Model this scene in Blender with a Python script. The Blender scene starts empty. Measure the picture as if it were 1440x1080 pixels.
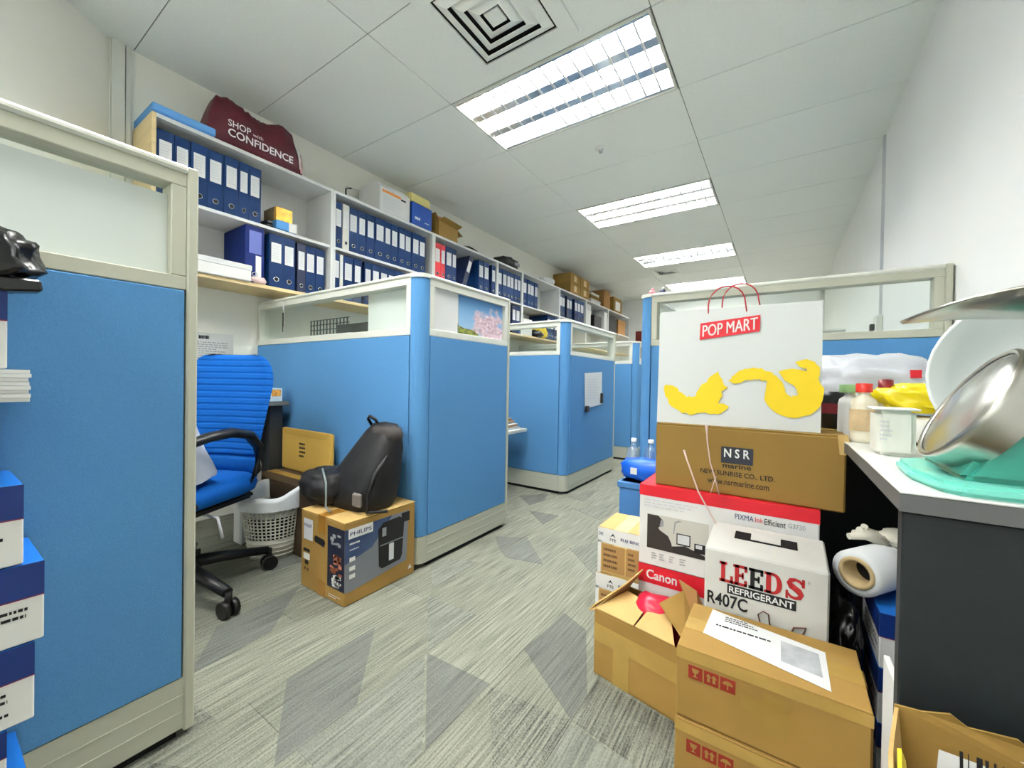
import bpy, bmesh, math, random
from mathutils import Vector, Matrix
random.seed(7)
S = bpy.context.scene
COL = S.collection
D2R = math.pi/180

# ---------------------------------------------------------------- camera, world, exposure
CAM_H, F_PX, YAW, PITCH, ROLL = 0.865, 568.0, 0.590, -0.0101, 0.0166
def make_camera():
    cy, sy = math.cos(YAW), math.sin(YAW)
    fw = Vector((-sy*math.cos(PITCH), cy*math.cos(PITCH), math.sin(PITCH)))
    rt = Vector((cy, sy, 0)); up = rt.cross(fw)
    c, s = math.cos(ROLL), math.sin(ROLL)
    r2 = c*rt + s*up; u2 = -s*rt + c*up
    cam = bpy.data.cameras.new('camera'); o = bpy.data.objects.new('camera', cam); COL.objects.link(o)
    m = Matrix((r2, u2, -fw)).transposed().to_4x4(); m.translation = (0, 0, CAM_H)
    o.matrix_world = m
    cam.sensor_fit = 'HORIZONTAL'; cam.sensor_width = 36; cam.lens = 36*F_PX/1440; cam.clip_start = 0.02
    S.camera = o
make_camera()
w = bpy.data.worlds.new('world'); S.world = w; w.use_nodes = True
w.node_tree.nodes['Background'].inputs[0].default_value = (1, 1, .97, 1)
w.node_tree.nodes['Background'].inputs[1].default_value = 1.1
S.view_settings.view_transform = 'Standard'; S.view_settings.look = 'None'
S.view_settings.gamma = 1; S.view_settings.use_curve_mapping = False
S.view_settings.exposure = 1.22
TUBE = 84.0          # strength of the fluorescent tubes

# ---------------------------------------------------------------- materials
def lin(c):
    return tuple(((v/255)/12.92 if v/255 <= .04045 else ((v/255+.055)/1.055)**2.4) for v in c) + (1,)
_M = {}
def mat(name, rgb, rough=.6, metal=0., var=0., vscale=8., bump=0., bscale=200., spec=.4, emit=0., stretch=None, var2=None):
    if name in _M: return _M[name]
    m = bpy.data.materials.new(name); m.use_nodes = True; nt = m.node_tree; b = nt.nodes['Principled BSDF']
    b.inputs['Base Color'].default_value = lin(rgb); b.inputs['Roughness'].default_value = rough
    b.inputs['Metallic'].default_value = metal; b.inputs['Specular IOR Level'].default_value = spec
    if emit:
        b.inputs['Emission Color'].default_value = lin(rgb); b.inputs['Emission Strength'].default_value = emit
    if var or bump:
        tc = nt.nodes.new('ShaderNodeTexCoord'); mp = nt.nodes.new('ShaderNodeMapping')
        nt.links.new(tc.outputs['Object'], mp.inputs[0])
        if stretch: mp.inputs['Scale'].default_value = stretch
    if var:
        n = nt.nodes.new('ShaderNodeTexNoise'); n.inputs['Scale'].default_value = vscale; n.inputs['Detail'].default_value = 4
        nt.links.new(mp.outputs[0], n.inputs['Vector'])
        r = nt.nodes.new('ShaderNodeValToRGB')
        c = lin(rgb); c2 = lin(var2) if var2 else None
        r.color_ramp.elements[0].position = .3; r.color_ramp.elements[1].position = .7
        r.color_ramp.elements[0].color = tuple(max(0, v*(1-var)) for v in c[:3]) + (1,)
        r.color_ramp.elements[1].color = c2 or tuple(min(1, v*(1+var)) for v in c[:3]) + (1,)
        nt.links.new(n.outputs['Fac'], r.inputs[0]); nt.links.new(r.outputs[0], b.inputs['Base Color'])
    if bump:
        n2 = nt.nodes.new('ShaderNodeTexNoise'); n2.inputs['Scale'].default_value = bscale; n2.inputs['Detail'].default_value = 3
        nt.links.new(mp.outputs[0], n2.inputs['Vector'])
        bp = nt.nodes.new('ShaderNodeBump'); bp.inputs['Strength'].default_value = bump; bp.inputs['Distance'].default_value = .004
        nt.links.new(n2.outputs['Fac'], bp.inputs['Height']); nt.links.new(bp.outputs[0], b.inputs['Normal'])
    _M[name] = m
    return m
def clear(name, tint, alpha, rough=.08, gloss=.08, body=None):
    """thin clear sheet: transparency mixed with a little gloss and, for films, a diffuse body"""
    m = bpy.data.materials.new(name); m.use_nodes = True; nt = m.node_tree; nt.nodes.clear()
    out = nt.nodes.new('ShaderNodeOutputMaterial'); tr = nt.nodes.new('ShaderNodeBsdfTransparent'); tr.inputs[0].default_value = lin(tint)
    gl = nt.nodes.new('ShaderNodeBsdfGlossy'); gl.inputs['Roughness'].default_value = rough
    mx = nt.nodes.new('ShaderNodeMixShader'); mx.inputs[0].default_value = gloss
    nt.links.new(tr.outputs[0], mx.inputs[1]); nt.links.new(gl.outputs[0], mx.inputs[2]); last = mx
    if body:
        df = nt.nodes.new('ShaderNodeBsdfDiffuse'); df.inputs[0].default_value = lin(body)
        tl = nt.nodes.new('ShaderNodeBsdfTranslucent'); tl.inputs[0].default_value = lin(body)
        m2 = nt.nodes.new('ShaderNodeMixShader'); m2.inputs[0].default_value = .35
        nt.links.new(df.outputs[0], m2.inputs[1]); nt.links.new(tl.outputs[0], m2.inputs[2])
        m3 = nt.nodes.new('ShaderNodeMixShader'); m3.inputs[0].default_value = alpha
        nt.links.new(mx.outputs[0], m3.inputs[1]); nt.links.new(m2.outputs[0], m3.inputs[2]); last = m3
    nt.links.new(last.outputs[0], out.inputs[0]); return m

M_wall = mat('wall_paint', (238, 238, 228), .8, var=.015, vscale=3, bump=.08, bscale=90)
M_wallR = mat('white_wall_paint', (240, 241, 238), .8, var=.01, vscale=3, bump=.05, bscale=90)
M_tile = mat('ceiling_tile_board', (242, 245, 240), .85, var=.015, vscale=60, bump=.25, bscale=350)
M_grid = mat('ceiling_joint', (120, 122, 116), .8)
M_slab = mat('dark_void', (70, 70, 66), .9)
M_alu = mat('partition_frame', (184, 185, 168), .45, spec=.5)
M_aluL = mat('light_frame', (214, 216, 206), .45, spec=.5)
M_blue = mat('blue_fabric', (82, 136, 186), .9, var=.05, vscale=240, bump=.22, bscale=420, spec=.2)
M_skirt = mat('skirting_metal', (184, 186, 170), .5)
M_black = mat('black_plastic', (18, 18, 20), .4)
M_gap = mat('black_gap', (8, 8, 9), .8)
M_card = mat('cardboard', (156, 122, 60), .75, var=.1, vscale=5, bump=.12, bscale=60)
M_card2 = mat('pale_cardboard', (192, 160, 100), .75, var=.08, vscale=6, bump=.12, bscale=60)
M_card3 = mat('brown_cardboard', (138, 108, 48), .75, var=.08, vscale=4, bump=.1, bscale=60)
M_cardD = mat('cardboard_inside', (150, 110, 62), .85, var=.1, vscale=6)
M_tape = mat('packing_tape', (176, 144, 76), .22, var=.08, vscale=12, spec=.6)
M_white = mat('white_print', (222, 222, 220), .5)
M_paper = mat('paper', (218, 220, 220), .7, var=.02, vscale=10)
M_shelf = mat('white_shelf_board', (222, 223, 220), .45)
M_birch = mat('birch_board', (224, 200, 150), .5, var=.08, vscale=5, stretch=(1, 1, 8))
M_navy = mat('navy_binder', (6, 42, 86), .55, var=.06, vscale=20, spec=.2)
M_navyd = mat('dark_binder_board', (14, 28, 62), .5)
M_red = mat('red_print', (206, 30, 44), .45)
M_ink = mat('black_ink', (22, 22, 26), .6)
M_grey = mat('grey_ink', (150, 152, 156), .7)
M_lgrey = mat('pale_grey_ink', (205, 207, 210), .7)
M_chrome = mat('chrome', (200, 200, 200), .25, 1.)
M_navyp = mat('navy_print', (26, 46, 104), .45)
M_glass = clear('window_glass', (250, 253, 251), 0, .03, .05)
M_film = clear('frosted_film', (240, 245, 244), .82, .3, .04, (240, 244, 242))
M_plas = clear('clear_plastic', (235, 245, 248), .12, .1, .14, (220, 235, 240))

# ---------------------------------------------------------------- mesh helpers
class MB:
    def __init__(s): s.v = []; s.f = []; s.sm = []
    def add(s, vs, fs, smooth=False):
        n = len(s.v); s.v += [tuple(v) for v in vs]
        for f in fs: s.f.append(tuple(i+n for i in f)); s.sm.append(smooth)
        return s
    def box(s, x0, x1, y0, y1, z0, z1):
        return s.add([(x, y, z) for z in (z0, z1) for y in (y0, y1) for x in (x0, x1)],
                     [(0, 2, 3, 1), (4, 5, 7, 6), (0, 1, 5, 4), (2, 6, 7, 3), (0, 4, 6, 2), (1, 3, 7, 5)])
    def prism(s, pts, d0, d1, axis='z', smooth=False):
        """polygon extruded along an axis"""
        def P(a, b, c): return (a, b, c) if axis == 'z' else ((c, a, b) if axis == 'x' else (a, c, b))
        n = len(pts)
        vs = [P(a, b, d0) for a, b in pts] + [P(a, b, d1) for a, b in pts]
        fs = [tuple(range(n))[::-1], tuple(range(n, 2*n))]
        s.add(vs, fs); k = len(s.v)-2*n
        for i in range(n):
            j = (i+1) % n; s.f.append((k+i, k+j, k+n+j, k+n+i)); s.sm.append(smooth)
        return s
    def tube(s, pts, r, n=8, cap=True, r2=None, flat=1.0):
        pts = [Vector(p) for p in pts]; rings = []
        for i, p in enumerate(pts):
            t = (pts[min(i+1, len(pts)-1)] - pts[max(i-1, 0)]).normalized()
            a = Vector((0, 0, 1)) if abs(t.z) < .95 else Vector((1, 0, 0))
            u = t.cross(a).normalized(); v = u.cross(t)
            rr = r if r2 is None else r + (r2-r)*i/(len(pts)-1)
            if isinstance(r, (list, tuple)): rr = r[i]
            rings.append([p + u*rr*math.cos(k*2*math.pi/n) + v*rr*flat*math.sin(k*2*math.pi/n) for k in range(n)])
        vs = [q for R in rings for q in R]; fs = []
        for i in range(len(pts)-1):
            for k in range(n):
                fs.append((i*n+k, i*n+(k+1) % n, (i+1)*n+(k+1) % n, (i+1)*n+k))
        s.add(vs, fs, True)
        if cap:
            b = len(s.v)-len(vs); s.f += [tuple(range(b, b+n))[::-1], tuple(range(b+len(vs)-n, b+len(vs)))]; s.sm += [False, False]
        return s
    def lathe(s, prof, c=(0, 0, 0), n=24, smooth=True, fn=None):
        vs = []
        for r, z in prof:
            for k in range(n):
                a = 2*math.pi*k/n; p = (c[0]+r*math.cos(a), c[1]+r*math.sin(a), c[2]+z)
                vs.append(fn(p, a, z) if fn else p)
        fs = [(i*n+k, i*n+(k+1) % n, (i+1)*n+(k+1) % n, (i+1)*n+k) for i in range(len(prof)-1) for k in range(n)]
        return s.add(vs, fs, smooth)
    def blob(s, c, r, seed=0, amp=.08, sq=.75, sub=4, flat=None, freq=3.):
        """cushion-like lump: sphere pulled towards a box, with folds"""
        from mathutils import noise
        b = bmesh.new(); bmesh.ops.create_icosphere(b, subdivisions=sub, radius=1)
        vs = []
        for v in b.verts:
            d = v.co.normalized(); q = Vector([math.copysign(abs(x)**sq, x) for x in d])
            k = 1 + amp*noise.noise(d*freq+Vector((seed*7.1, seed*3.3, 0))) + amp*.6*abs(noise.noise(d*freq*2.3+Vector((seed, 5, 1))))
            p = Vector((q.x*r[0]*k, q.y*r[1]*k, q.z*r[2]*k))
            if flat is not None and p.z < flat: p.z = flat
            vs.append(p+Vector(c))
        fs = [[v.index for v in f.verts] for f in b.faces]; b.free()
        return s.add(vs, fs, True)
    def shift(s, d):
        s.v = [(a+d[0], b+d[1], c+d[2]) for a, b, c in s.v]; return s
    def mesh(s, name, bevel=0., seg=1):
        me = bpy.data.meshes.new(name); me.from_pydata(s.v, [], s.f); me.update()
        b = bmesh.new(); b.from_mesh(me)
        bmesh.ops.recalc_face_normals(b, faces=b.faces)
        if bevel:
            es = [e for e in b.edges if len(e.link_faces) == 2 and e.calc_face_angle(0) > .6]
            bmesh.ops.bevel(b, geom=es, offset=bevel, segments=seg, affect='EDGES', clamp_overlap=True)
        b.to_mesh(me); b.free()
        if any(s.sm) and not bevel:
            me.polygons.foreach_set('use_smooth', s.sm)
        return me
def obj(name, mb, m, parent=None, bevel=0., seg=1, world=False):
    if world and parent: mb.shift((-parent.location.x, -parent.location.y, -parent.location.z))
    me = mb.mesh(name, bevel, seg) if isinstance(mb, MB) else mb
    if m and not me.materials: me.materials.append(m)
    o = bpy.data.objects.new(name, me); COL.objects.link(o)
    if parent: o.parent = parent
    return o
def tag(o, label, cat, group=None):
    o['label'] = label; o['category'] = cat
    if group: o['group'] = group
    return o
def thing(name, label, cat, loc=(0, 0, 0), rotz=0., group=None):
    o = bpy.data.objects.new(name, None); COL.objects.link(o); o.location = loc; o.rotation_euler = (0, 0, rotz); o.empty_display_size = .05
    return tag(o, label, cat, group)
def struct(name, mb, m, parent=None, bevel=0.):
    o = obj(name, mb, m, parent, bevel)
    if not parent: o['kind'] = 'structure'
    return o
def copy_tree(o, parent=None):
    c = o.copy(); COL.objects.link(c)
    if parent: c.parent = parent; c.matrix_parent_inverse = o.matrix_parent_inverse
    for ch in [x for x in ALL_CH(o)]: copy_tree(ch, c)
    return c
def ALL_CH(o): return [x for x in list(COL.objects) if x.parent == o]
class Frame:
    """a flat face: origin, u and v axes in the parent's space"""
    def __init__(s, o, u, v): s.o = Vector(o); s.u = Vector(u).normalized(); s.v = Vector(v).normalized(); s.n = s.u.cross(s.v)
    def p(s, a, b, h=0.): return s.o + s.u*a + s.v*b + s.n*h
def decal(fr, pts, m, parent, name='print', h0=.0003, h=.0009):
    if len(pts) == 4 and not isinstance(pts[0], (tuple, list)):
        a, b, c, d = pts; pts = [(a, b), (c, b), (c, d), (a, d)]
    mb = MB(); n = len(pts)
    mb.add([fr.p(a, b, h0) for a, b in pts]+[fr.p(a, b, h) for a, b in pts], [tuple(range(n))[::-1], tuple(range(n, 2*n))]+[(i, (i+1) % n, n+(i+1) % n, n+i) for i in range(n)])
    return obj(name, mb, m, parent)
def bars(fr, rects, m, parent, name='printed_lines', h=.0011):
    mb = MB()
    for a, b, c, d in rects:
        mb.add([fr.p(a, b, h), fr.p(c, b, h), fr.p(c, d, h), fr.p(a, d, h)], [(0, 1, 2, 3)])
    me = mb.mesh(name); o = obj(name, me, m, parent); return o
def scribble(fr, a, b, c, d, rows, m, parent, name='printed_lines', h=.0011, seed=1, fill=.45):
    """unreadable small print: rows of short strokes"""
    rn = random.Random(seed); R = []; rh = (d-b)/rows
    for i in range(rows):
        y = d-(i+.5)*rh; x = a; end = a+(c-a)*rn.uniform(.55, 1)
        while x < end:
            L = rn.uniform(.03, .12)*(c-a); R.append((x, y-rh*fill/2, min(x+L, end), y+rh*fill/2)); x += L+.02*(c-a)
    return bars(fr, R, m, parent, name, h)
_texts = []
def text(s, fr, rect, m, parent, h=.0012, bold=.0, name='lettering', spacing=1.):
    _texts.append((s, fr, rect, m, parent, h, bold, name, spacing))
def flush_texts():
    made = []
    for s, fr, rect, m, parent, h, bold, name, sp in _texts:
        cu = bpy.data.curves.new('t', 'FONT'); cu.body = s; cu.offset = bold; cu.resolution_u = 3; cu.space_character = sp
        o = bpy.data.objects.new('t', cu); COL.objects.link(o); made.append(o)
    dg = bpy.context.evaluated_depsgraph_get(); dg.update()
    for (s, fr, rect, m, parent, h, bold, name, sp), o in zip(_texts, made):
        me = bpy.data.meshes.new_from_object(o.evaluated_get(dg)); me.name = name
        xs = [v.co.x for v in me.vertices]; ys = [v.co.y for v in me.vertices]
        if xs:
            x0, x1, y0, y1 = min(xs), max(xs), min(ys), max(ys); a, b, c, d = rect
            for v in me.vertices:
                v.co = fr.p(a+(v.co.x-x0)/(x1-x0)*(c-a), b+(v.co.y-y0)/(y1-y0)*(d-b), h)
        me.materials.clear(); me.materials.append(m)
        t = bpy.data.objects.new(name, me); COL.objects.link(t); t.parent = parent
        bpy.data.objects.remove(o)
def faces_of(w, d, h):
    return dict(front=Frame((-w/2, -d/2, 0), (1, 0, 0), (0, 0, 1)), right=Frame((w/2, -d/2, 0), (0, 1, 0), (0, 0, 1)),
                top=Frame((-w/2, -d/2, h), (1, 0, 0), (0, 1, 0)), left=Frame((-w/2, d/2, 0), (0, -1, 0), (0, 0, 1)), back=Frame((w/2, d/2, 0), (-1, 0, 0), (0, 0, 1)))
def carton(name, label, cx, cy, z, w, d, h, m, rotz=0., group=None, cat='box', tape=M_tape, flaps=True, along='x', bevel=.004):
    """closed carton: wall body, two top flaps meeting at a seam, tape along the seam"""
    t = thing(name, label, cat, (cx, cy, z), rotz, group)
    obj('carton_wall', MB().box(-w/2, w/2, -d/2, d/2, 0, h-.004 if flaps else h), m, t, bevel)
    if flaps:
        if along == 'x':
            obj('flap', MB().box(-w/2+.001, w/2-.001, -d/2+.001, -.0015, h-.004, h), m, t, .001)
            obj('flap', MB().box(-w/2+.001, w/2-.001, .0015, d/2-.001, h-.004, h), m, t, .001)
            if tape: obj('tape', MB().box(-w/2+.001, w/2-.001, -.025, .025, h, h+.0006).box(-w/2-.0006, -w/2, -.025, .025, h-.06, h+.0006).box(w/2, w/2+.0006, -.025, .025, h-.06, h+.0006), tape, t)
        else:
            obj('flap', MB().box(-w/2+.001, -.0015, -d/2+.001, d/2-.001, h-.004, h), m, t, .001)
            obj('flap', MB().box(.0015, w/2-.001, -d/2+.001, d/2-.001, h-.004, h), m, t, .001)
            if tape: obj('tape', MB().box(-.025, .025, -d/2+.001, d/2-.001, h, h+.0006).box(-.025, .025, -d/2-.0006, -d/2, h-.06, h+.0006), tape, t)
    return t, faces_of(w, d, h)
def ordinal(i): return ['first', 'second', 'third', 'fourth', 'fifth', 'sixth', 'seventh', 'eighth', 'ninth', 'tenth', 'eleventh', 'twelfth', 'thirteenth'][i]

# ---------------------------------------------------------------- room shell
XL, XR, YB, YF, ZC = -2.85, .546, -2.3, 8.3, 2.549
struct('wall_left', MB().box(XL-.1, XL, .5, YF+.1, 0, ZC+.05), M_wall)
struct('wall_right', MB().box(XR, XR+.1, YB-.1, YF+.1, 0, ZC+.05), M_wallR)
struct('wall_far', MB().box(XL-.1, XR+.1, YF, YF+.1, 0, ZC+.05), M_wallR)
struct('wall_back', MB().box(XL-.1, XR+.1, YB-.1, YB, 0, .75).box(XL-.1, XR+.1, YB-.1, YB, 2.42, ZC+.05).box(XL-.1, -2.44, YB-.1, YB, .75, 2.42).box(.45, XR+.1, YB-.1, YB, .75, 2.42), M_wallR)
wn = struct('fill_window_1', MB().box(-2.44, .45, YB-.07, YB-.02, .75, .80).box(-2.44, .45, YB-.07, YB-.02, 2.37, 2.42).box(-2.44, -2.39, YB-.07, YB-.02, .80, 2.37).box(.40, .45, YB-.07, YB-.02, .80, 2.37).box(-1.02, -.97, YB-.07, YB-.02, .80, 2.37), M_alu)  # window added out of view behind the camera for frontal daylight fill
obj('fill_window_pane', MB().box(-2.39, -1.02, YB-.05, YB-.045, .80, 2.37), M_glass, wn); obj('fill_window_pane', MB().box(-.97, .40, YB-.05, YB-.045, .80, 2.37), M_glass, wn)
struct('wall_corner', MB().prism([(XL-.1, .56), (XL, .56), (-2.46, .04), (-2.46, YB), (XL-.1, YB)], 0, ZC+.05), M_wall)
obj('trim_1', MB().box(XL, XL+.022, .565, .615, 0, ZC).box(XL, XL+.016, .62, .64, 0, ZC), M_aluL)['kind'] = 'structure'
obj('baseboard_right', MB().box(XR-.012, XR, YB, YF, 0, .09), M_aluL)['kind'] = 'structure'
# floor of carpet planks
fl = struct('floor', MB().box(XL-.1, XR+.1, YB-.1, YF+.1, -.06, -.004), M_slab)
def carpet(name, base, dark, sc=1., ratio=.5):
    m = bpy.data.materials.new(name); m.use_nodes = True; nt = m.node_tree; b = nt.nodes['Principled BSDF']
    b.inputs['Roughness'].default_value = .95; b.inputs['Specular IOR Level'].default_value = .1
    geo = nt.nodes.new('ShaderNodeNewGeometry')
    mp = nt.nodes.new('ShaderNodeMapping'); mp.inputs['Scale'].default_value = (170*sc, 5, 1); nt.links.new(geo.outputs['Position'], mp.inputs[0])
    n = nt.nodes.new('ShaderNodeTexNoise'); n.inputs['Scale'].default_value = 1; n.inputs['Detail'].default_value = 3; nt.links.new(mp.outputs[0], n.inputs['Vector'])
    n2 = nt.nodes.new('ShaderNodeTexNoise'); n2.inputs['Scale'].default_value = 220; nt.links.new(geo.outputs['Position'], n2.inputs['Vector'])
    mx = nt.nodes.new('ShaderNodeMix'); mx.inputs[0].default_value = .35
    nt.links.new(n.outputs['Fac'], mx.inputs[2]); nt.links.new(n2.outputs['Fac'], mx.inputs[3])
    r = nt.nodes.new('ShaderNodeValToRGB'); r.color_ramp.elements[0].position = ratio-.14; r.color_ramp.elements[1].position = ratio+.12
    r.color_ramp.elements[0].color = lin(dark); r.color_ramp.elements[1].color = lin(base)
    nt.links.new(mx.outputs[0], r.inputs[0])
    oi = nt.nodes.new('ShaderNodeObjectInfo'); mr = nt.nodes.new('ShaderNodeMapRange'); mr.inputs[3].default_value = .9; mr.inputs[4].default_value = 1.06
    nt.links.new(oi.outputs['Random'], mr.inputs[0])
    ml = nt.nodes.new('ShaderNodeMix'); ml.data_type = 'RGBA'; ml.blend_type = 'MULTIPLY'; ml.inputs[0].default_value = 1
    nt.links.new(r.outputs[0], ml.inputs[6]); nt.links.new(mr.outputs[0], ml.inputs[7]); nt.links.new(ml.outputs[2], b.inputs['Base Color'])
    bp = nt.nodes.new('ShaderNodeBump'); bp.inputs['Strength'].default_value = .35; bp.inputs['Distance'].default_value = .004
    nt.links.new(mx.outputs[0], bp.inputs['Height']); nt.links.new(bp.outputs[0], b.inputs['Normal'])
    return m
M_carpet = carpet('grey_carpet', (136, 138, 124), (90, 92, 82))
M_carpD = carpet('dark_carpet_print', (112, 115, 108), (84, 87, 82))
M_carpS = carpet('striped_carpet_print', (132, 134, 121), (62, 64, 59), 1.)
M_carpG = carpet('medium_carpet_print', (126, 129, 118), (86, 89, 82), .8)
PW = .2435
plank = MB().box(-PW/2+.0003, PW/2-.0003, -.4995, .4995, -.004, 0).mesh('carpet_plank'); plank.materials.append(M_carpet)
i0 = -1.16
k = -8
while i0+k*PW < XR+.1:
    x = i0+(k+.5)*PW
    if x > XL-.12:
        off = (k*.37) % 1.0
        for j in range(-3, 9):
            o = bpy.data.objects.new('carpet_plank', plank); COL.objects.link(o); o.parent = fl; o.location = (x, j+off, 0)
    k += 1
PATCH = [([(-1.157, .9), (-.918, .66), (-.918, .45), (-1.157, .60)], 'D'), ([(-1.157, 1.15), (-.918, 1.16), (-.918, .92)], 'G'),
         ([(-.915, .91), (-.675, .92), (-.675, .67)], 'D'), ([(-.672, .91), (-.43, .94), (-.43, .72), (-.50, .70)], 'S'),
         ([(-.672, 1.10), (-.66, 1.36), (-.55, 1.31), (-.43, 1.04), (-.43, .94)], 'D'), ([(-.427, 1.11), (-.19, 1.08), (-.187, .90), (-.427, .94)], 'S'),
         ([(-1.40, .45), (-1.60, .59), (-1.64, .9), (-1.42, .68)], 'D'), ([(-1.40, .40), (-1.165, .43), (-1.165, .30), (-1.40, .2)], 'S'),
         ([(-.915, .90), (-.675, .66), (-.675, .50), (-.915, .50)], 'G'), ([(-.427, .93), (-.19, .90), (-.19, .66), (-.427, .60)], 'G'),
         ([(-2.02, .99), (-1.95, 1.04), (-1.85, 1.02), (-1.86, .89)], 'D'), ([(-1.157, 1.90), (-.918, 1.66), (-1.10, 1.62), (-1.157, 1.66)], 'D'),
         ([(-1.30, 1.80), (-1.165, 1.88), (-1.165, 1.66)], 'D'), ([(-1.38, 2.29), (-1.17, 2.32), (-1.18, 2.12)], 'D'), ([(-1.62, 2.54), (-1.47, 2.72), (-1.41, 2.55), (-1.44, 2.39)], 'D'),
         ([(-1.35, 2.76), (-1.2, 3.1), (-1.17, 2.7)], 'G'), ([(-1.15, 2.5), (-.93, 2.9), (-.93, 2.4)], 'G'), ([(-.9, 1.9), (-.68, 2.3), (-.68, 1.7)], 'G'),
         ([(-1.15, .30), (-.92, .42), (-.92, .05)], 'S'), ([(-.915, .42), (-.68, .40), (-.68, .1)], 'D'), ([(-.427, .5), (-.19, .6), (-.19, .2)], 'S'),
         ([(-1.16, 3.4), (-.93, 3.9), (-.93, 3.3)], 'D'), ([(-.9, 2.9), (-.68, 3.3), (-.68, 2.6)], 'D'), ([(-1.4, 1.4), (-1.18, 1.5), (-1.18, 1.2)], 'G'), ([(-.672, 1.9), (-.43, 2.2), (-.43, 1.6)], 'G')]
for i, (pts, kd) in enumerate(PATCH):
    obj('carpet_patch', MB().prism(pts, .0001, .0007+.00003*i), {'D': M_carpD, 'S': M_carpS, 'G': M_carpG}[kd], fl)

# ceiling: tiles 1.2 x 0.6 below a dark void
ce = struct('ceiling', MB().box(XL-.1, XR+.1, YB-.1, YF+.1, ZC+.25, ZC+.3), M_slab)
XA, XBB, Y0 = -1.724, -.524, .652
LIGHT_ROWS = [-4, -1, 2, 5, 8, 11]     # rows of the tile grid that hold a light fitting, 1.8 m apart
rows = range(-5, 13)
M_tileg = M_tile
def tile(x0, x1, y0, y1):
    obj('ceiling_tile', MB().box(max(x0, XL-.05)+.002, min(x1, XR+.05)-.002, y0+.002, y1-.002, ZC, ZC+.014), M_tile, ce, .0015)
for r in rows:
    y0 = Y0+.6*r
    for x0 in (XA-1.2, XA, XBB):
        if x0 == XA and r in LIGHT_ROWS: continue
        tile(x0, x0+1.2, y0, min(y0+.6, YF+.05))
gb = MB()
for r in rows: gb.box(XL-.05, XR+.05, Y0+.6*r-.012, Y0+.6*r+.012, ZC+.004, ZC+.03)
for x in (XA, XBB): gb.box(x-.012, x+.012, YB-.05, YF+.05, ZC+.0045, ZC+.031)
obj('ceiling_grid', gb, M_grid, ce)

# ---------------------------------------------------------------- ceiling lights
M_tube = mat('fluorescent_tube', (255, 253, 248), .4, emit=TUBE)
M_refl = mat('louvre_reflector', (214, 217, 222), .22, .85)
def ceiling_light(y0, first, label, lit=(1, 1, 1)):
    t = thing('ceiling_light', label, 'light', ((XA+XBB)/2, y0+.3, ZC), 0, 'ceiling lights in a row along the room')
    w, d = .594, .296
    obj('frame', MB().box(-w, w, -d, -d+.012, -.006, .09).box(-w, w, d-.012, d, -.006, .09).box(-w, -w+.012, -d+.012, d-.012, -.006, .09).box(w-.012, w, -d+.012, d-.012, -.006, .09), M_aluL, t)
    obj('reflector', MB().box(-w+.012, w-.012, -d+.012, d-.012, .084, .088), M_refl, t)
    for i, yy in enumerate((-.186, 0, .186)):
        obj('tube', MB().tube([(-.565, yy, .05), (.565, yy, .05)], .013, 10), M_tube if lit[i] else M_lgrey, t)
    lw = MB()
    for yy in (-.093, .093):            # curved spines between the lamps
        lw.prism([(yy-.029, .005), (yy-.019, .024), (yy-.003, .046), (yy+.003, .046), (yy+.019, .024), (yy+.029, .005)], -w+.013, w-.013, 'x')
    lw.prism([(-d+.013, 0), (-d+.013, .07), (-d+.02, .04), (-d+.035, 0)], -w+.013, w-.013, 'x')
    lw.prism([(d-.013, 0), (d-.013, .07), (d-.02, .04), (d-.035, 0)], -w+.013, w-.013, 'x')
    obj('louvre_spine', lw, M_refl, t)
    blade = MB().prism([(-.005, .001), (-.002, .034), (.002, .034), (.005, .001)], -d+.014, d-.014, 'y').mesh('louvre_blade'); blade.materials.append(mat('louvre_blade_white', (230, 232, 234), .5))
    for i in range(1, 14):
        o = bpy.data.objects.new('louvre_blade', blade); COL.objects.link(o); o.parent = t; o.location.x = -w+i*(2*w/14)
    return t
LL = ['fluorescent ceiling light behind the camera, over the far rear of the room', 'fluorescent ceiling light directly above the camera', 'largest fluorescent louvre ceiling light, beside the square air vent',
      'second fluorescent louvre ceiling light, beyond the smoke detector', 'third fluorescent ceiling light, with its middle tube dark', 'farthest fluorescent ceiling light, just above the tall blue partition']
for r, l in zip(LIGHT_ROWS, LL): ceiling_light(Y0+.6*r, r == 2, l, (1, 0, 1) if r == 8 else (1, 1, 1))

# air diffuser
def diffuser(cx, cy, s, label):
    t = thing('ceiling_vent', label, 'vent', (cx, cy, ZC))
    def ring(a, b, z0, z1):   # sloping square ring: outer half-size a at z0, inner b at z1
        m = MB(); th = .003
        o = [(-a, -a, z0), (a, -a, z0), (a, a, z0), (-a, a, z0)]; i = [(-b, -b, z1), (b, -b, z1), (b, b, z1), (-b, b, z1)]
        m.add(o+i+[(x, y, z+th) for x, y, z in o]+[(x, y, z+th) for x, y, z in i],
              [f for k in range(4) for f in ((k, (k+1) % 4, 4+(k+1) % 4, 4+k), (8+k, 12+k, 12+(k+1) % 4, 8+(k+1) % 4), (k, 8+k, 8+(k+1) % 4, (k+1) % 4), (4+k, 4+(k+1) % 4, 12+(k+1) % 4, 12+k))])
        return m
    obj('frame', ring(s, s*.74, -.006, -.012), M_tile, t)
    obj('backing', MB().box(-s*.74, s*.74, -s*.74, s*.74, -.003, -.001), M_gap, t)
    for a in (.70, .515, .335): obj('louvre_ring', ring(s*a, s*(a-.15), -.006, -.024), M_tile, t)
    obj('centre_plate', MB().box(-s*.14, s*.14, -s*.14, s*.14, -.02, -.008), M_tile, t, .003)
    return t
diffuser(-1.13, 1.50, .285, 'large square white air diffuser beside the nearest ceiling light')
diffuser(-1.48, 6.36, .2, 'small dark air vent beyond the third ceiling light')
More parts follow.
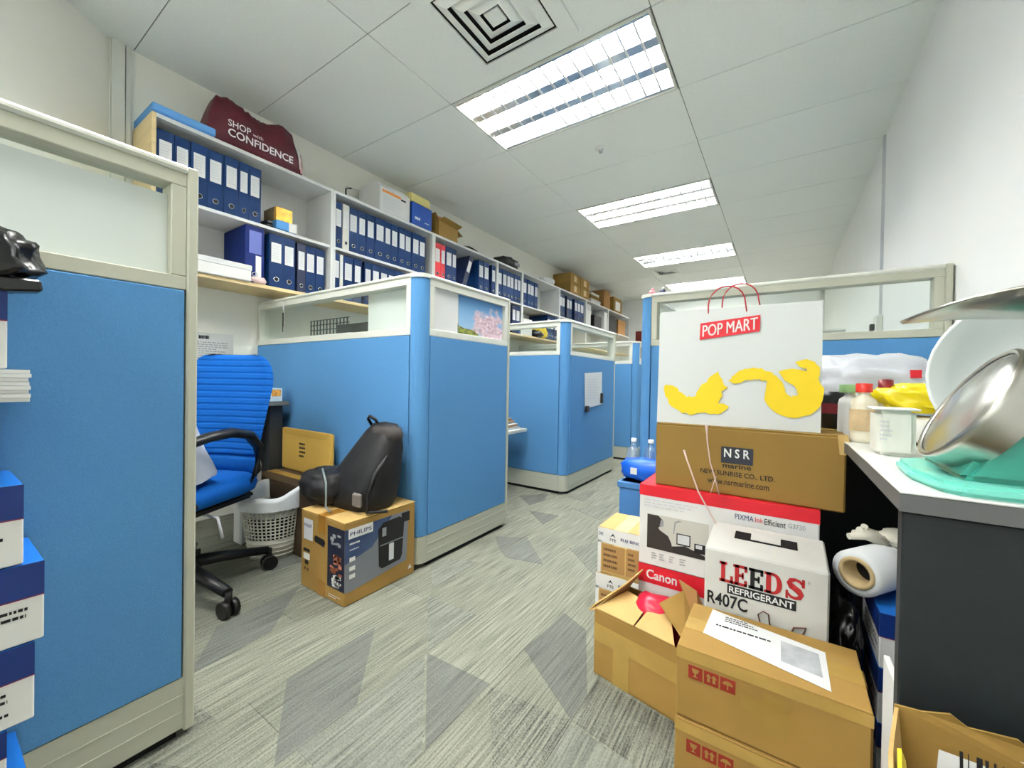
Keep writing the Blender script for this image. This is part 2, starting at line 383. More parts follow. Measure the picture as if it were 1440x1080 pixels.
sd = thing('smoke_detector', 'small round white sprinkler or detector on the ceiling between two lights', 'detector', (-1.125, 2.785, ZC))
obj('rim', MB().lathe([(0, -.006), (.042, -.006), (.045, 0)], n=20), M_tile, sd)
obj('sensor', MB().lathe([(0, -.03), (.012, -.028), (.016, -.006)], n=14), M_chrome, sd)
# conduit on the right wall
t = thing('wall_conduit', 'thin white vertical cable conduit on the right wall with a socket box', 'conduit', (XR-.006, 3.65, 0))
obj('duct', MB().box(-.008, .006, -.012, .012, 1.34, ZC), M_lgrey, t)
obj('socket_box', MB().box(-.03, .006, -.05, .05, 1.20, 1.34), M_aluL, t, .004)
obj('plug', MB().box(-.055, -.03, -.02, .02, 1.24, 1.285), M_black, t, .004)

# ---------------------------------------------------------------- partitions
T = .06
def run(root, x0, y0, x1, y1, H=1.34, GZ=1.06, film=False, post=(0, 0), m_al=M_alu, fabric_low=.145):
    """one straight partition run: skirting, fabric panel, glazed band, cap. Parts go under root (world coordinates)."""
    L = math.hypot(x1-x0, y1-y0); u = Vector(((x1-x0)/L, (y1-y0)/L, 0)); n = Vector((-u.y, u.x, 0)); o = Vector((x0, y0, 0))-root.location
    M = Matrix((u, n, Vector((0, 0, 1)))).transposed().to_4x4(); M.translation = o
    def put(name, mb, m, bevel=0.):
        mb.v = [tuple(M @ Vector(v)) for v in mb.v]; return obj(name, mb, m, root, bevel)
    h = T/2
    put('kick_gap', MB().box(.01, L-.01, -h*.6, h*.6, 0, .022), M_gap)
    sk = MB().box(0, L, -h, h, .022, fabric_low-.002)
    for z in (.06, .1): sk.box(0, L, -h-.0012, h+.0012, z, z+.003)
    put('skirting', sk, M_skirt)
    put('fabric_panel', MB().box(0.004, L-.004, -h-.002, h+.002, fabric_low, GZ), M_blue, .002)
    fw = .03
    put('frame_rail', MB().box(0, L, -h, h, GZ+.002, GZ+.034), m_al, .002)
    put('frame_rail', MB().box(0, L, -h, h, H-.05, H-.018), m_al, .002)
    put('frame_stile', MB().box(0, fw, -h, h, GZ+.034, H-.05), m_al, .002)
    put('frame_stile', MB().box(L-fw, L, -h, h, GZ+.034, H-.05), m_al, .002)
    put('glass_pane', MB().box(fw, L-fw, -.003, .003, GZ+.034, H-.05), M_glass)
    if film: put('frosted_film', MB().box(fw, L-fw, -.0045, -.0032, GZ+.034, H-.05-film), M_film)
    put('top_cap', MB().box(-.003, L+.003, -h-.006, h+.006, H-.018, H), M_aluL, .006)
    for e, x in ((post[0], 0), (post[1], L)):
        if e: put('end_post', MB().box(x-.0 if x else -.022, x+.022 if x else 0, -h-.003, h+.003, .012, H), M_alu, .004)
def corner_post(root, cx, cy, sx, sy, H=1.34, m=M_blue):
    """rounded outside corner; (cx,cy) is the sharp outer corner, (sx,sy) point inwards"""
    R = .055; n = 8
    def prof(g):
        pts = [(cx+sx*(T+g*0), cy-sy*g), ]
        pts = []
        for i in range(n+1):
            a = math.pi/2*i/n
            pts.append((cx+sx*(R-(R+g)*math.sin(a)), cy+sy*(R-(R+g)*math.cos(a))))
        pts.insert(0, (cx+sx*T, cy-sy*g)); pts.append((cx-sx*g, cy+sy*T)); pts.append((cx+sx*T, cy+sy*T))
        return [(x-root.location.x, y-root.location.y) for x, y in pts]
    obj('corner_post', MB().prism(prof(0), .145, H-.018, smooth=False), m, root)
    obj('corner_skirting', MB().prism(prof(.001), .022, .143), M_skirt, root)
    obj('corner_cap', MB().prism(prof(.006), H-.018, H), M_aluL, root)
# P1, close on the left
p1 = thing('partition', 'blue fabric partition with frosted glass top close on the left of the frame', 'partition', (-1.204, .34, 0), 0, 'blue cubicle partitions')
run(p1, -1.204, -1.0, -1.204, .365, 1.355, 1.062, film=.022, post=(0, 1))
# P2 with corner
p2 = thing('partition', 'blue corner partition with a cherry tree picture in its glass, beside the black bag', 'partition', (-1.375, 1.294, 0), 0, 'blue cubicle partitions')
run(p2, -2.845, 1.294, -1.407, 1.294, m_al=M_aluL); corner_post(p2, -1.345, 1.264, -1, 1)
run(p2, -1.375, 1.326, -1.375, 1.955, m_al=M_aluL, post=(0, 1))
# P3
p3 = thing('partition', 'blue corner partition in the middle distance with a white sheet clipped on its side', 'partition', (-1.38, 2.79, 0), 0, 'blue cubicle partitions')
run(p3, -2.845, 2.785, -1.412, 2.785, 1.33, m_al=M_aluL); corner_post(p3, -1.35, 2.755, -1, 1, 1.33)
run(p3, -1.38, 2.817, -1.38, 3.78, 1.33, m_al=M_aluL, post=(0, 1))
# P4
p4 = thing('partition', 'low blue partition seen in the gap between the middle cubicle and the tall post', 'partition', (-1.35, 4.43, 0), 0, 'blue cubicle partitions')
run(p4, -2.845, 4.43, -1.37, 4.43, 1.31, m_al=M_aluL); corner_post(p4, -1.308, 4.40, -1, 1, 1.31)
run(p4, -1.338, 4.462, -1.338, 5.4, 1.31, m_al=M_aluL)
# P5 behind the boxes
p5 = thing('partition', 'blue partition behind the paper carrier bag, reaching the right wall', 'partition', (-.63, 2.27, 0), 0, 'blue cubicle partitions')
run(p5, -.598, 2.27, XR-.028, 2.27, 1.345, post=(0, 1)); corner_post(p5, -.66, 2.24, 1, 1, 1.345)
run(p5, -.63, 2.302, -.63, 3.4, 1.345)
p6 = thing('partition', 'distant partition rail seen through the glass behind the carrier bag', 'partition', (-.2, 4.3, 0), 0, 'blue cubicle partitions')
run(p6, -.66, 4.3, .42, 4.3, 1.33, m_al=M_aluL)

# ---------------------------------------------------------------- wall bookcases
XF = -2.55
BZ, MZ, TZ = 1.381, 1.737, 2.135
UN = [(.65, 1.6), (1.6, 2.55), (2.55, 3.5), (3.5, 4.0), (4.0, 4.95), (4.95, 5.85), (5.85, 6.8), (6.8, 7.95)]
for i, (a, b) in enumerate(UN):
    lab = ['nearest wall bookcase unit, with the maroon bag on top', 'second wall bookcase unit, full of blue files, white ream box on top', 'third wall bookcase unit, holding the red files', 'narrow fourth wall bookcase unit, black pouch on top',
           'fifth wall bookcase unit, half empty beyond the second cubicle', 'sixth wall bookcase unit under the stacked brown cartons', 'seventh wall bookcase unit holding white boxes', 'last wall bookcase unit at the far end of the row'][i]
    t = thing('wall_bookcase', lab, 'bookcase', (XF-.15, (a+b)/2, BZ), 0, 'white bookcases along the left wall')
    W = (b-a)/2; H = TZ-BZ; m0 = M_birch if i == 0 else M_shelf
    obj('side_panel', MB().box(-.148, .15, -W+.0005, -W+.018, 0, H), m0, t, .001)
    obj('side_panel', MB().box(-.148, .15, W-.018, W-.0005, 0, H), M_shelf, t, .001)
    obj('top_panel', MB().box(-.148, .15, -W+.018, W-.018, H-.02, H), M_shelf, t, .001)
    obj('bottom_panel', MB().box(-.148, .15, -W+.018, W-.018, 0, .02), M_birch, t, .001)
    obj('shelf', MB().box(-.144, .145, -W+.018, W-.018, MZ-BZ, MZ-BZ+.018), M_shelf, t, .001)
    obj('back_panel', MB().box(-.148, -.144, -W+.018, W-.018, .02, H-.02), M_shelf, t)
# binders
def binder_master(name, W, cover, label, col, ring=True, lab=(.62, .2, .86)):
    t = thing(name, label, 'binder')
    Hh, Dd = .315, .28
    obj('cover', MB().box(-.003, 0, -W/2, W/2, 0, Hh).box(-Dd, -.003, -W/2, -W/2+.0025, 0, Hh).box(-Dd, -.003, W/2-.0025, W/2, 0, Hh), cover, t)
    obj('pages', MB().box(-Dd+.02, -.02, -W/2+.004, W/2-.012, .008, Hh-.012), M_paper, t)
    f = Frame((0, -W/2, 0), (0, 1, 0), (0, 0, 1))
    if lab: 
        l = decal(f, (W*.14, Hh*.47, W*.86, Hh*.84), M_white, t, 'spine_label')
        scribble(f, W*.2, Hh*.52, W*.8, Hh*.8, 6, M_lgrey, l, 'label_print', seed=int(W*1000))
    if ring:
        mb = MB(); n = 16; c = Vector((0.0008, 0, Hh*.15))
        R, r = .0125, .0025
        mb.tube([c+Vector((.0012, R*math.cos(a*2*math.pi/n), R*math.sin(a*2*math.pi/n))) for a in range(n+1)], r, 6)
        obj('finger_ring', mb, M_chrome, t)
        mb = MB().prism([(R*math.cos(a*2*math.pi/n), Hh*.15+R*math.sin(a*2*math.pi/n)) for a in range(n)], .0004, .0012, 'x')
        obj('finger_hole', mb, M_gap, t)
    return t
MAST = {}
def binder(y0, y1, z, kind, label, group, tilt=0., xoff=0.):
    cov = {'n': M_navy, 'w': mat('pale_binder', (214, 212, 200), .5), 'r': mat('red_binder', (200, 34, 44), .45), 'k': M_navyd, 'g': mat('green_binder', (150, 170, 110), .5)}[kind]
    w = y1-y0
    key = (kind, 'wide' if w > .05 else 'thin')
    if key not in MAST:
        MAST[key] = [binder_master('ring_binder', .068 if w > .05 else .036, cov, 'x', None), 0, .068 if w > .05 else .036]
    e = MAST[key]
    o = e[0] if e[1] == 0 else copy_tree(e[0])
    e[1] += 1
    o.location = (XF-.012+xoff, (y0+y1)/2, z); o.scale = (1, (w-.003)/e[2], 1); o.rotation_euler = (tilt, 0, 0)
    o['label'] = label; o['group'] = group
def row(edges, z, kinds, where, group, tilts=None, xo=0.):
    n = len(edges)-1; c = 0
    for i in range(n):
        k = kinds[i] if i < len(kinds) else 'n'
        if k == '.': continue
        nm = {'n': 'blue', 'w': 'white', 'r': 'red', 'k': 'dark navy', 'g': 'green'}[k]
        binder(edges[i], edges[i+1], z, k, f'{nm} lever arch file, {ordinal(c)} from the left {where}', group, (tilts or {}).get(i, 0.), xo+random.uniform(-.006, .004))
        c += 1
ZT, ZL = MZ+.0185, BZ+.0205
row([.672, .743, .81, .884, .96, 1.032, 1.085, 1.152], ZT, 'nnnnnnn', 'on the nearest bookcase upper shelf', 'files on the upper shelf of the nearest bookcase')
row([1.192, 1.275, 1.350], ZL, 'nn', 'on the nearest bookcase lower shelf', 'files on the lower shelf of the nearest bookcase', xo=.01)
row([1.375, 1.432, 1.499, 1.565], ZL, 'knn', 'by the nearest bookcase right panel', 'files by the right panel of the nearest lower shelf', xo=-.02)
row([1.62, 1.676, 1.728, 1.803, 1.87, 1.943, 2.033, 2.096, 2.166, 2.237, 2.308, 2.389, 2.465], ZT, 'nwnnnnnnnnnn', 'on the second bookcase upper shelf', 'files on the upper shelf of the second bookcase')
row([1.62, 1.663, 1.689, 1.767, 1.834, 1.86, 1.923, 1.995, 2.07, 2.14, 2.21, 2.28], ZL, 'nwnn.nnnnnn', 'on the second bookcase lower shelf', 'files on the lower shelf of the second bookcase')
row([2.575, 2.652, 2.71, 2.798, 2.859], ZT, 'rrnn', 'on the third bookcase upper shelf', 'files at the left of the third bookcase')
binder(2.94, 3.0, ZT+.012, 'k', 'dark navy file leaning aslant on the third bookcase shelf', 'leaning files', -.35)
row([3.192, 3.276, 3.364, 3.41, 3.478], ZT, 'nn.n', 'by the third bookcase right panel', 'files at the right of the third bookcase')
row([3.525, 3.604, 3.689, 3.762, 3.837, 3.91, 3.975], ZT, 'nnnnnn', 'on the narrow fourth bookcase upper shelf', 'files in the narrow fourth bookcase')
row([3.80, 3.88, 3.97], ZL, 'kn', 'on the narrow fourth bookcase lower shelf', 'files on the lower shelf of the fourth bookcase')
row([4.03, 4.118, 4.2, 4.29, 4.37], ZT, 'nnnn', 'on the fifth bookcase upper shelf', 'files on the upper shelf of the fifth bookcase', {3: -.03})
row([4.97, 5.055, 5.14, 5.19, 5.28, 5.37, 5.44, 5.54, 5.65, 5.78], ZT, 'kn.kn.nnn', 'on the sixth bookcase upper shelf', 'files on the upper shelf of the sixth bookcase')
row([4.62, 4.72, 4.82, 4.92], ZL, 'nnn', 'on the fifth bookcase lower shelf', 'files on the lower shelf of the fifth bookcase')

# ---------------------------------------------------------------- things on and in the bookcases
t = thing('foam_board', 'flat pale blue foam box on top of the nearest bookcase', 'box', (-2.70, .785, TZ))
obj('lid', MB().box(-.148, .146, -.132, .132, .012, .05), mat('pale_blue_foam', (96, 156, 216), .6), t, .005)
obj('base', MB().box(-.143, .141, -.127, .127, 0, .012), mat('blue_foam_edge', (70, 124, 190), .6), t)
t = thing('duffel_bag', 'maroon drawstring bag with white slogan lettering on top of the nearest bookcase', 'bag', (-2.68, 1.15, TZ))
mb = MB()
from mathutils import noise as _n
NU, NV = 40, 20
def bagpt(u, v):
    # u along y (-.26..+.26), v around the section (front bottom, over the top, to the back)
    y = -.26+.52*u; e = min(1., u/.10)**.45*min(1., (1-u)/.10)**.5; top = e*.225+.02
    top += e*(.045*math.exp(-((u-.24)/.17)**2)+.05*math.exp(-((u-.80)/.16)**2))
    a = math.pi*v; d = .115*(.75+.25*math.sin(math.pi*u))
    ca, sa = math.cos(a), math.sin(a)
    x = d*math.copysign(abs(ca)**.6, ca); z = top*abs(sa)**.7
    k = _n.noise(Vector((u*6, v*5, 2)))*.014+abs(_n.noise(Vector((u*14, v*6, 7))))*.016
    return (x+k*(1 if z > .02 else 0)*(.2 if v < .3 else 1), y, max(0, z+k*(1 if z > .05 else 0)))
vs = [bagpt(i/NU, j/NV) for i in range(NU+1) for j in range(NV+1)]
fs = [(i*(NV+1)+j, (i+1)*(NV+1)+j, (i+1)*(NV+1)+j+1, i*(NV+1)+j+1) for i in range(NU) for j in range(NV)]
fs += [tuple(range(NV+1)), tuple(range(NU*(NV+1), (NU+1)*(NV+1)))[::-1], tuple([i*(NV+1) for i in range(NU+1)]+[i*(NV+1)+NV for i in range(NU, -1, -1)])]
mb.add(vs, fs, True)
M_maroon = mat('maroon_nylon', (78, 12, 28), .5, var=.1, vscale=10, bump=.5, bscale=18)
obj('bag_body', mb, M_maroon, t)
M_wtext = mat('white_lettering', (236, 232, 234), .6)
bf = Frame((.119, -.26, 0), (0, 1, .0), (0, 0, 1))
text('CONFIDENCE', bf, (.085, .05, .44, .094), M_wtext, t, .004, .018)
text('SHOP', bf, (.085, .105, .20, .142), M_wtext, t, .003, .012); text('with', bf, (.21, .107, .265, .126), M_wtext, t, .003, .0)
obj('drawstring', MB().tube([(.05, .1, .262), (.02, .13, .30), (.0, .155, .275), (.03, .2, .24), (.085, .232, .16), (.098, .238, .05)], .004, 6), M_white, t)
obj('white_stripe', MB().tube([(.08, .243, .15), (.093, .248, .08), (.09, .25, .03)], .007, 6, flat=.5), mat('pink_white_print', (226, 176, 184), .6), t)
# little boxes on the upper shelf
t = thing('small_box', 'small gold patterned box on a blue tin, upper shelf of nearest bookcase', 'box', (-2.64, 1.285, ZT+.055))
obj('carton', MB().box(-.075, .075, -.05, .05, 0, .085), mat('gold_pattern', (206, 160, 60), .35, .4, var=.4, vscale=30), t, .003)
obj('dark_sleeve', MB().box(-.076, .05, -.051, .051, .001, .086), mat('dark_gold', (120, 104, 66), .5, var=.3, vscale=20), t, .002)
t = thing('tissue_box', 'flat blue and white box under the small gold box', 'box', (-2.635, 1.29, ZT))
obj('carton', MB().box(-.08, .085, -.06, .065, 0, .055), mat('blue_white_box', (60, 130, 190), .5), t, .003)
decal(Frame((.085, -.06, 0), (0, 1, 0), (0, 0, 1)), (.075, .0, .125, .055), M_white, t, 'white_end')
t = thing('stapler', 'black stapler lying beside the gold box on the upper shelf', 'stapler', (-2.60, 1.195, ZT))
obj('base', MB().box(-.07, .05, -.02, .02, 0, .012), M_black, t, .003); obj('arm', MB().prism([(-.07, .014), (.05, .018), (.05, .034), (-.07, .045)], -.016, .016, 'y'), M_black, t, .003)
# lower shelf of nearest bookcase
t = thing('storage_box', 'long white cardboard box lying on the lower shelf of the nearest bookcase', 'box', (-2.66, .94, ZL), .0)
obj('carton', MB().box(-.13, .125, -.13, .15, 0, .085), M_white, t, .004); obj('lid', MB().box(-.133, .128, -.133, .153, .06, .092), M_paper, t, .004)
scribble(Frame((.128, -.133, 0), (0, 1, 0), (0, 0, 1)), .06, .072, .19, .084, 1, M_lgrey, t, seed=4)
t = thing('paper_stack', 'small pile of loose paper under the partition end on the lower shelf', 'paper', (-2.64, .75, ZL))
for i in range(7): obj('sheet', MB().box(-.10+random.uniform(-.01, .01), .08, -.05+random.uniform(-.005, .01), .05, i*.009, i*.009+.006), M_paper, t)
t = thing('plastic_pouch', 'crumpled pinkish clear pouch between the white box and the blue files', 'pouch', (-2.60, 1.135, ZL))
obj('pouch', MB().blob((0, 0, .02), (.06, .05, .03), 3, .25, .8, 3, -.02), mat('pink_plastic', (216, 190, 186), .3), t)
t = thing('ring_binder', 'wide royal blue lever arch file with its side showing, lower shelf', 'binder', (-2.555, 1.115, ZL))
M_royal = mat('royal_blue', (4, 30, 96), .5, spec=.2)
obj('cover', MB().box(-.28, 0, -.05, -.047, 0, .325).box(-.003, 0, -.047, .047, 0, .325).box(-.28, 0, .047, .05, 0, .325), M_royal, t)
obj('pages', MB().box(-.26, -.02, -.04, .035, .006, .3), M_paper, t)
f = Frame((0, -.05, 0), (0, 1, 0), (0, 0, 1)); decal(f, (.055, .03, .085, .16), M_white, t, 'spine_label'); decal(f, (.02, .17, .085, .30), mat('lilac_label', (92, 104, 170), .5), t, 'upper_label')
obj('finger_ring', MB().tube([(.002, .0125*math.cos(a*.393), .05+.0125*math.sin(a*.393)) for a in range(17)], .0025, 6), M_chrome, t)
# top of second unit
t = thing('ream_box', 'white paper ream box with an orange stripe on top of the second bookcase', 'box', (-2.69, 2.13, TZ))
obj('carton', MB().prism([(-.13, 0), (.135, 0), (.135, .185), (.11, .225), (.02, .245), (-.11, .24), (-.13, .22)], -.148, .148, 'y'), M_white, t, .006)
f = Frame((.135, -.148, 0), (0, 1, 0), (0, 0, 1)); decal(f, (.02, .15, .20, .168), mat('orange_print', (232, 140, 60), .5), t, 'orange_stripe'); decal(f, (.2, .142, .25, .155), M_ink, t, 'black_mark')
scribble(f, .03, .03, .24, .13, 7, M_lgrey, t, seed=9)
t = thing('router_bracket', 'thin grey metal bracket with black arm behind the white ream box', 'bracket', (-2.77, 1.93, TZ))
obj('frame', MB().tube([(0, -.09, 0), (0, -.09, .17), (0, .05, .19), (0, .05, 0)], .005, 6), M_lgrey, t); obj('arm', MB().tube([(0, -.09, 0), (.01, -.1, .15), (.02, -.06, .165)], .006, 6), M_black, t)
t = thing('archive_box', 'blue archive box with a cream lid on top of the second bookcase', 'box', (-2.67, 2.405, TZ))
M_bx = mat('bright_navy_card', (12, 66, 148), .5)
obj('carton', MB().box(-.15, .12, -.11, .115, 0, .185), M_bx, t, .004); obj('lid', MB().box(-.155, .10, -.114, .118, .186, .27), mat('cream_card', (226, 214, 140), .6), t, .012, 2)
f = Frame((.12, -.11, 0), (0, 1, 0), (0, 0, 1)); scribble(f, .03, .045, .12, .075, 1, M_white, t, 'faded_mark', seed=3, fill=.7); scribble(f, .14, .04, .2, .055, 1, M_white, t, 'faded_mark', seed=5)
# open brown carton
def open_carton(name, label, cx, cy, z, w, d, h, m, rotz, flaps, th=.004):
    """flaps: list of (side, angle from vertical outward in degrees, length)"""
    t = thing(name, label, 'box', (cx, cy, z), rotz)
    obj('carton_wall', MB().box(-w/2, w/2, -d/2, -d/2+th, 0, h).box(-w/2, w/2, d/2-th, d/2, 0, h).box(-w/2, -w/2+th, -d/2+th, d/2-th, 0, h).box(w/2-th, w/2, -d/2+th, d/2-th, 0, h).box(-w/2, w/2, -d/2, d/2, 0, th), m, t)
    for sd, ang, ln in flaps:
        a = ang*D2R; c, s = math.cos(a)*ln, math.sin(a)*ln; pt = .004
        if sd in 'LR':
            sg = -1 if sd == 'L' else 1; x = sg*w/2
            q = [(x, h), (x+sg*s, h+c), (x+sg*s-sg*math.cos(a)*pt, h+c+math.sin(a)*pt), (x-sg*math.cos(a)*pt, h+math.sin(a)*pt)]
            mb = MB().prism(q, -d/2+.003, d/2-.003, 'y')
        else:
            sg = -1 if sd == 'F' else 1; y = sg*d/2
            q = [(y, h), (y+sg*s, h+c), (y+sg*s-sg*math.cos(a)*pt, h+c+math.sin(a)*pt), (y-sg*math.cos(a)*pt, h+math.sin(a)*pt)]
            mb = MB().prism(q, -w/2+.003, w/2-.003, 'x')
        obj('flap', mb, m, t)
    return t
open_carton('open_carton', 'open brown carton stuffed with folders on top of the third bookcase', -2.68, 2.73, TZ, .24, .28, .13, M_card3, .1, [('R', 70, .06), ('F', 40, .07), ('B', 110, .09)])
t = thing('document_folder', 'dark blue folder sticking out of the brown carton above the third bookcase', 'folder', (-2.68, 2.70, TZ+.10), .1)
obj('cover', MB().prism([(-.1, 0), (.1, 0), (.09, .085), (-.1, .10)], -.09, -.085, 'y').prism([(-.1, 0), (.1, 0), (.12, .07), (-.1, .12)], -.06, -.055, 'y'), M_navy, t)
obj('papers', MB().prism([(-.1, 0), (.1, 0), (.11, .075), (-.1, .09)], -.083, -.062, 'y').prism([(-.1, 0), (.1, 0), (.13, .06), (-.1, .08)], .0, .06, 'y'), mat('reddish_paper', (190, 120, 92), .7), t)
t = thing('umbrella_pouch', 'flat black pouch lying on the third bookcase top', 'pouch', (-2.66, 3.12, TZ))
obj('pouch', MB().blob((0, 0, .02), (.08, .12, .025), 4, .2, .8, 3, -.02), M_black, t)
t = thing('paper_roll', 'pale loose paper roll beside the flat black pouch', 'paper', (-2.66, 3.36, TZ+.02))
obj('roll', MB().tube([(0, -.1, 0), (.02, .1, 0)], .02, 10), M_paper, t)
t = thing('camera_bag', 'lumpy black bag on top of the narrow fourth bookcase', 'bag', (-2.66, 3.80, TZ))
obj('bag_body', MB().blob((0, 0, .055), (.11, .17, .065), 5, .2, .7, 3, -.055), M_black, t); obj('grey_patch', MB().box(.10, .118, .02, .12, .03, .07), M_grey, t, .004)
# 2x2 cartons on the sixth
for iy in range(2):
    for iz in range(2):
        t, F = carton('brown_carton', ['lower', 'upper'][iz]+[' left', ' right'][iy]+' small brown carton of four on the sixth bookcase top', -2.70, 5.455+.345*iy, TZ+.0005+.148*iz, .29, .335, .147, M_card3, group='four cartons on the sixth bookcase')
        decal(F['right'], (.11, .03, .22, .12), M_card2, t, 'label'); scribble(F['right'], .13, .04, .2, .11, 3, M_white, t, 'printed_mark', seed=iy*2+iz)
t = thing('paper_ball', 'crumpled pale paper bag left of the four cartons', 'paper', (-2.66, 4.75, TZ))
obj('wad', MB().blob((0, 0, .05), (.09, .13, .055), 8, .3, .9, 3, -.05), M_paper, t)
ST = [('tray', 6.25, .06, M_paper, 'white'), ('box', 6.25, .07, M_card3, 'brown'), ('tray', 6.28, .05, M_paper, 'cream')]
z = TZ
for i, (k, y, h, m, c) in enumerate(ST):
    t = thing('flat_box', f'flat {c} box, {ordinal(i)} from the bottom of the pile on the seventh bookcase', 'box', (-2.69, y, z), 0, 'flat boxes on the seventh bookcase')
    obj('tray', MB().box(-.13, .13-.02*i, -.2+.03*i, .2, 0, h*.6), m, t, .003); obj('lid', MB().box(-.133, .133-.02*i, -.203+.03*i, .203, h*.6, h-.001), m, t, .003); z += h
t, F = carton('dark_carton', 'dark brown carton at the end of the bookcase tops', -2.70, 6.75, TZ, .28, .3, .3, M_cardD)
t, F = carton('dark_carton', 'pale-edged brown carton past the dark one at the far end', -2.70, 7.3, TZ, .28, .45, .27, M_card3)
decal(F['right'], (.1, .04, .35, .2), M_white, t, 'label')
# white boxes and dark things in far units
def solidbox(name, label, cat, x0, x1, y0, y1, z, h, m, strip=None, group=None):
    t = thing(name, label, cat, ((x0+x1)/2, (y0+y1)/2, z), 0, group); a, b = (x1-x0)/2, (y1-y0)/2
    obj('carton', MB().box(-a, a, -b, b, 0, h*.72), m, t, .003); obj('lid', MB().box(-a-.001, a+.001, -b-.001, b+.001, h*.72+.0005, h), m, t, .003)
    return t
solidbox('file_box', 'tall white file box at the left of the seventh bookcase', 'box', -2.8, -2.56, 5.88, 6.05, ZT, .32, M_white)
solidbox('black_case', 'black equipment case in the middle of the seventh bookcase', 'case', -2.8, -2.58, 6.25, 6.56, ZT, .2, M_black)
solidbox('file_box', 'tall white file box at the right of the seventh bookcase', 'box', -2.8, -2.56, 6.63, 6.76, ZT, .3, M_white)
solidbox('black_case', 'black case on the upper shelf of the last bookcase', 'case', -2.8, -2.58, 6.9, 7.3, ZT, .26, M_black)
solidbox('grey_box', 'grey box beside the black case of the last bookcase', 'box', -2.8, -2.58, 7.4, 7.8, ZT, .28, M_cardD)
solidbox('file_box', 'white carton on the lower shelf of the fifth bookcase', 'box', -2.8, -2.57, 4.06, 4.26, ZL, .2, M_white)
t = thing('yellow_bag', 'crumpled yellow plastic bag on the lower shelf of the fifth bookcase', 'bag', (-2.62, 4.52, ZL))
obj('bag_body', MB().blob((0, 0, .07), (.1, .1, .08), 9, .3, .9, 3, -.07), mat('yellow_plastic', (232, 200, 50), .4), t); obj('dark_wrap', MB().blob((.02, -.14, .04), (.1, .09, .05), 2, .3, .9, 3, -.04), M_black, t)
t = thing('notice_board', 'dark red narrow banner on the far end wall beside the bookcases', 'banner', (-2.46, YF-.01, 1.35))
obj('board', MB().box(-.06, .06, -.006, .006, 0, .55), mat('dark_red_cloth', (104, 30, 22), .7), t); obj('frame', MB().box(.062, .085, -.008, .008, -.01, .56), M_aluL, t)

# ---------------------------------------------------------------- items on the partitions
t = thing('paper_sheet', 'white sheet stuck inside the front glass of the second cubicle', 'paper', (-1.60, 1.294+.012, 1.08))
obj('sheet', MB().box(-.165, .165, 0, .001, 0, .205), M_paper, t)
t = thing('paper_sheet', 'white sheet in the side glass, left of the cherry tree picture', 'paper', (-1.36, 1.44, 1.09))
obj('sheet', MB().box(0, .001, -.09, .09, 0, .205), M_paper, t)
# cherry tree picture: flat print
def picture_mat():
    m = bpy.data.materials.new('cherry_tree_print'); m.use_nodes = True; nt = m.node_tree; b = nt.nodes['Principled BSDF']; b.inputs['Roughness'].default_value = .3
    tc = nt.nodes.new('ShaderNodeTexCoord'); sp = nt.nodes.new('ShaderNodeSeparateXYZ'); nt.links.new(tc.outputs['Generated'], sp.inputs[0])
    n = nt.nodes.new('ShaderNodeTexNoise'); n.inputs['Scale'].default_value = 4; n.inputs['Detail'].default_value = 6; nt.links.new(tc.outputs['Generated'], n.inputs['Vector'])
    def math_(op, a, bv):
        q = nt.nodes.new('ShaderNodeMath'); q.operation = op
        for i, v in enumerate((a, bv)):
            if hasattr(v, 'links'): nt.links.new(v, q.inputs[i])
            else: q.inputs[i].default_value = v
        return q.outputs[0]
    def ramp(fac, stops):
        r = nt.nodes.new('ShaderNodeValToRGB'); r.color_ramp.elements[0].position = stops[0][0]; r.color_ramp.elements[0].color = lin(stops[0][1])
        r.color_ramp.elements[1].position = stops[-1][0]; r.color_ramp.elements[1].color = lin(stops[-1][1])
        for p, c in stops[1:-1]: e = r.color_ramp.elements.new(p); e.color = lin(c)
        nt.links.new(fac, r.inputs[0]); return r.outputs[0]
    def mix(f, a, c):
        q = nt.nodes.new('ShaderNodeMix'); q.data_type = 'RGBA'; nt.links.new(f, q.inputs[0]); nt.links.new(a, q.inputs[6]); nt.links.new(c, q.inputs[7]); return q.outputs[2]
    sky = ramp(sp.outputs[2], [(0, (170, 200, 225)), (.5, (130, 176, 216)), (1, (62, 124, 184))])
    n2 = nt.nodes.new('ShaderNodeTexNoise'); n2.inputs['Scale'].default_value = 14; n2.inputs['Detail'].default_value = 3; nt.links.new(tc.outputs['Generated'], n2.inputs['Vector'])
    pink = ramp(n2.outputs['Fac'], [(.3, (176, 146, 158)), (.5, (216, 188, 200)), (.7, (238, 222, 228))])
    dx = math_('SUBTRACT', sp.outputs[1], .72); dz = math_('SUBTRACT', sp.outputs[2], .32)
    rr = math_('ADD', math_('MULTIPLY', dx, dx), math_('MULTIPLY', dz, dz))
    ff = math_('ADD', rr, math_('MULTIPLY', math_('SUBTRACT', n.outputs['Fac'], .5), .75))
    msk = ramp(ff, [(.10, (255, 255, 255)), (.2, (0, 0, 0))])
    c = mix(msk, sky, pink)
    green = ramp(n2.outputs['Fac'], [(.35, (40, 54, 30)), (.6, (150, 160, 70))])
    g2 = math_('ADD', math_('ADD', sp.outputs[2], math_('MULTIPLY', sp.outputs[1], .38)), math_('MULTIPLY', n.outputs['Fac'], .3))
    mg = ramp(g2, [(.36, (255, 255, 255)), (.39, (0, 0, 0))])
    c = mix(mg, c, green); nt.links.new(c, b.inputs['Base Color']); return m
t = thing('tree_poster', 'picture of a pink cherry tree under blue sky behind the cubicle glass', 'poster', (-1.362, 1.73, 1.09))
obj('print', MB().box(0, .001, -.19, .19, 0, .20), picture_mat(), t)
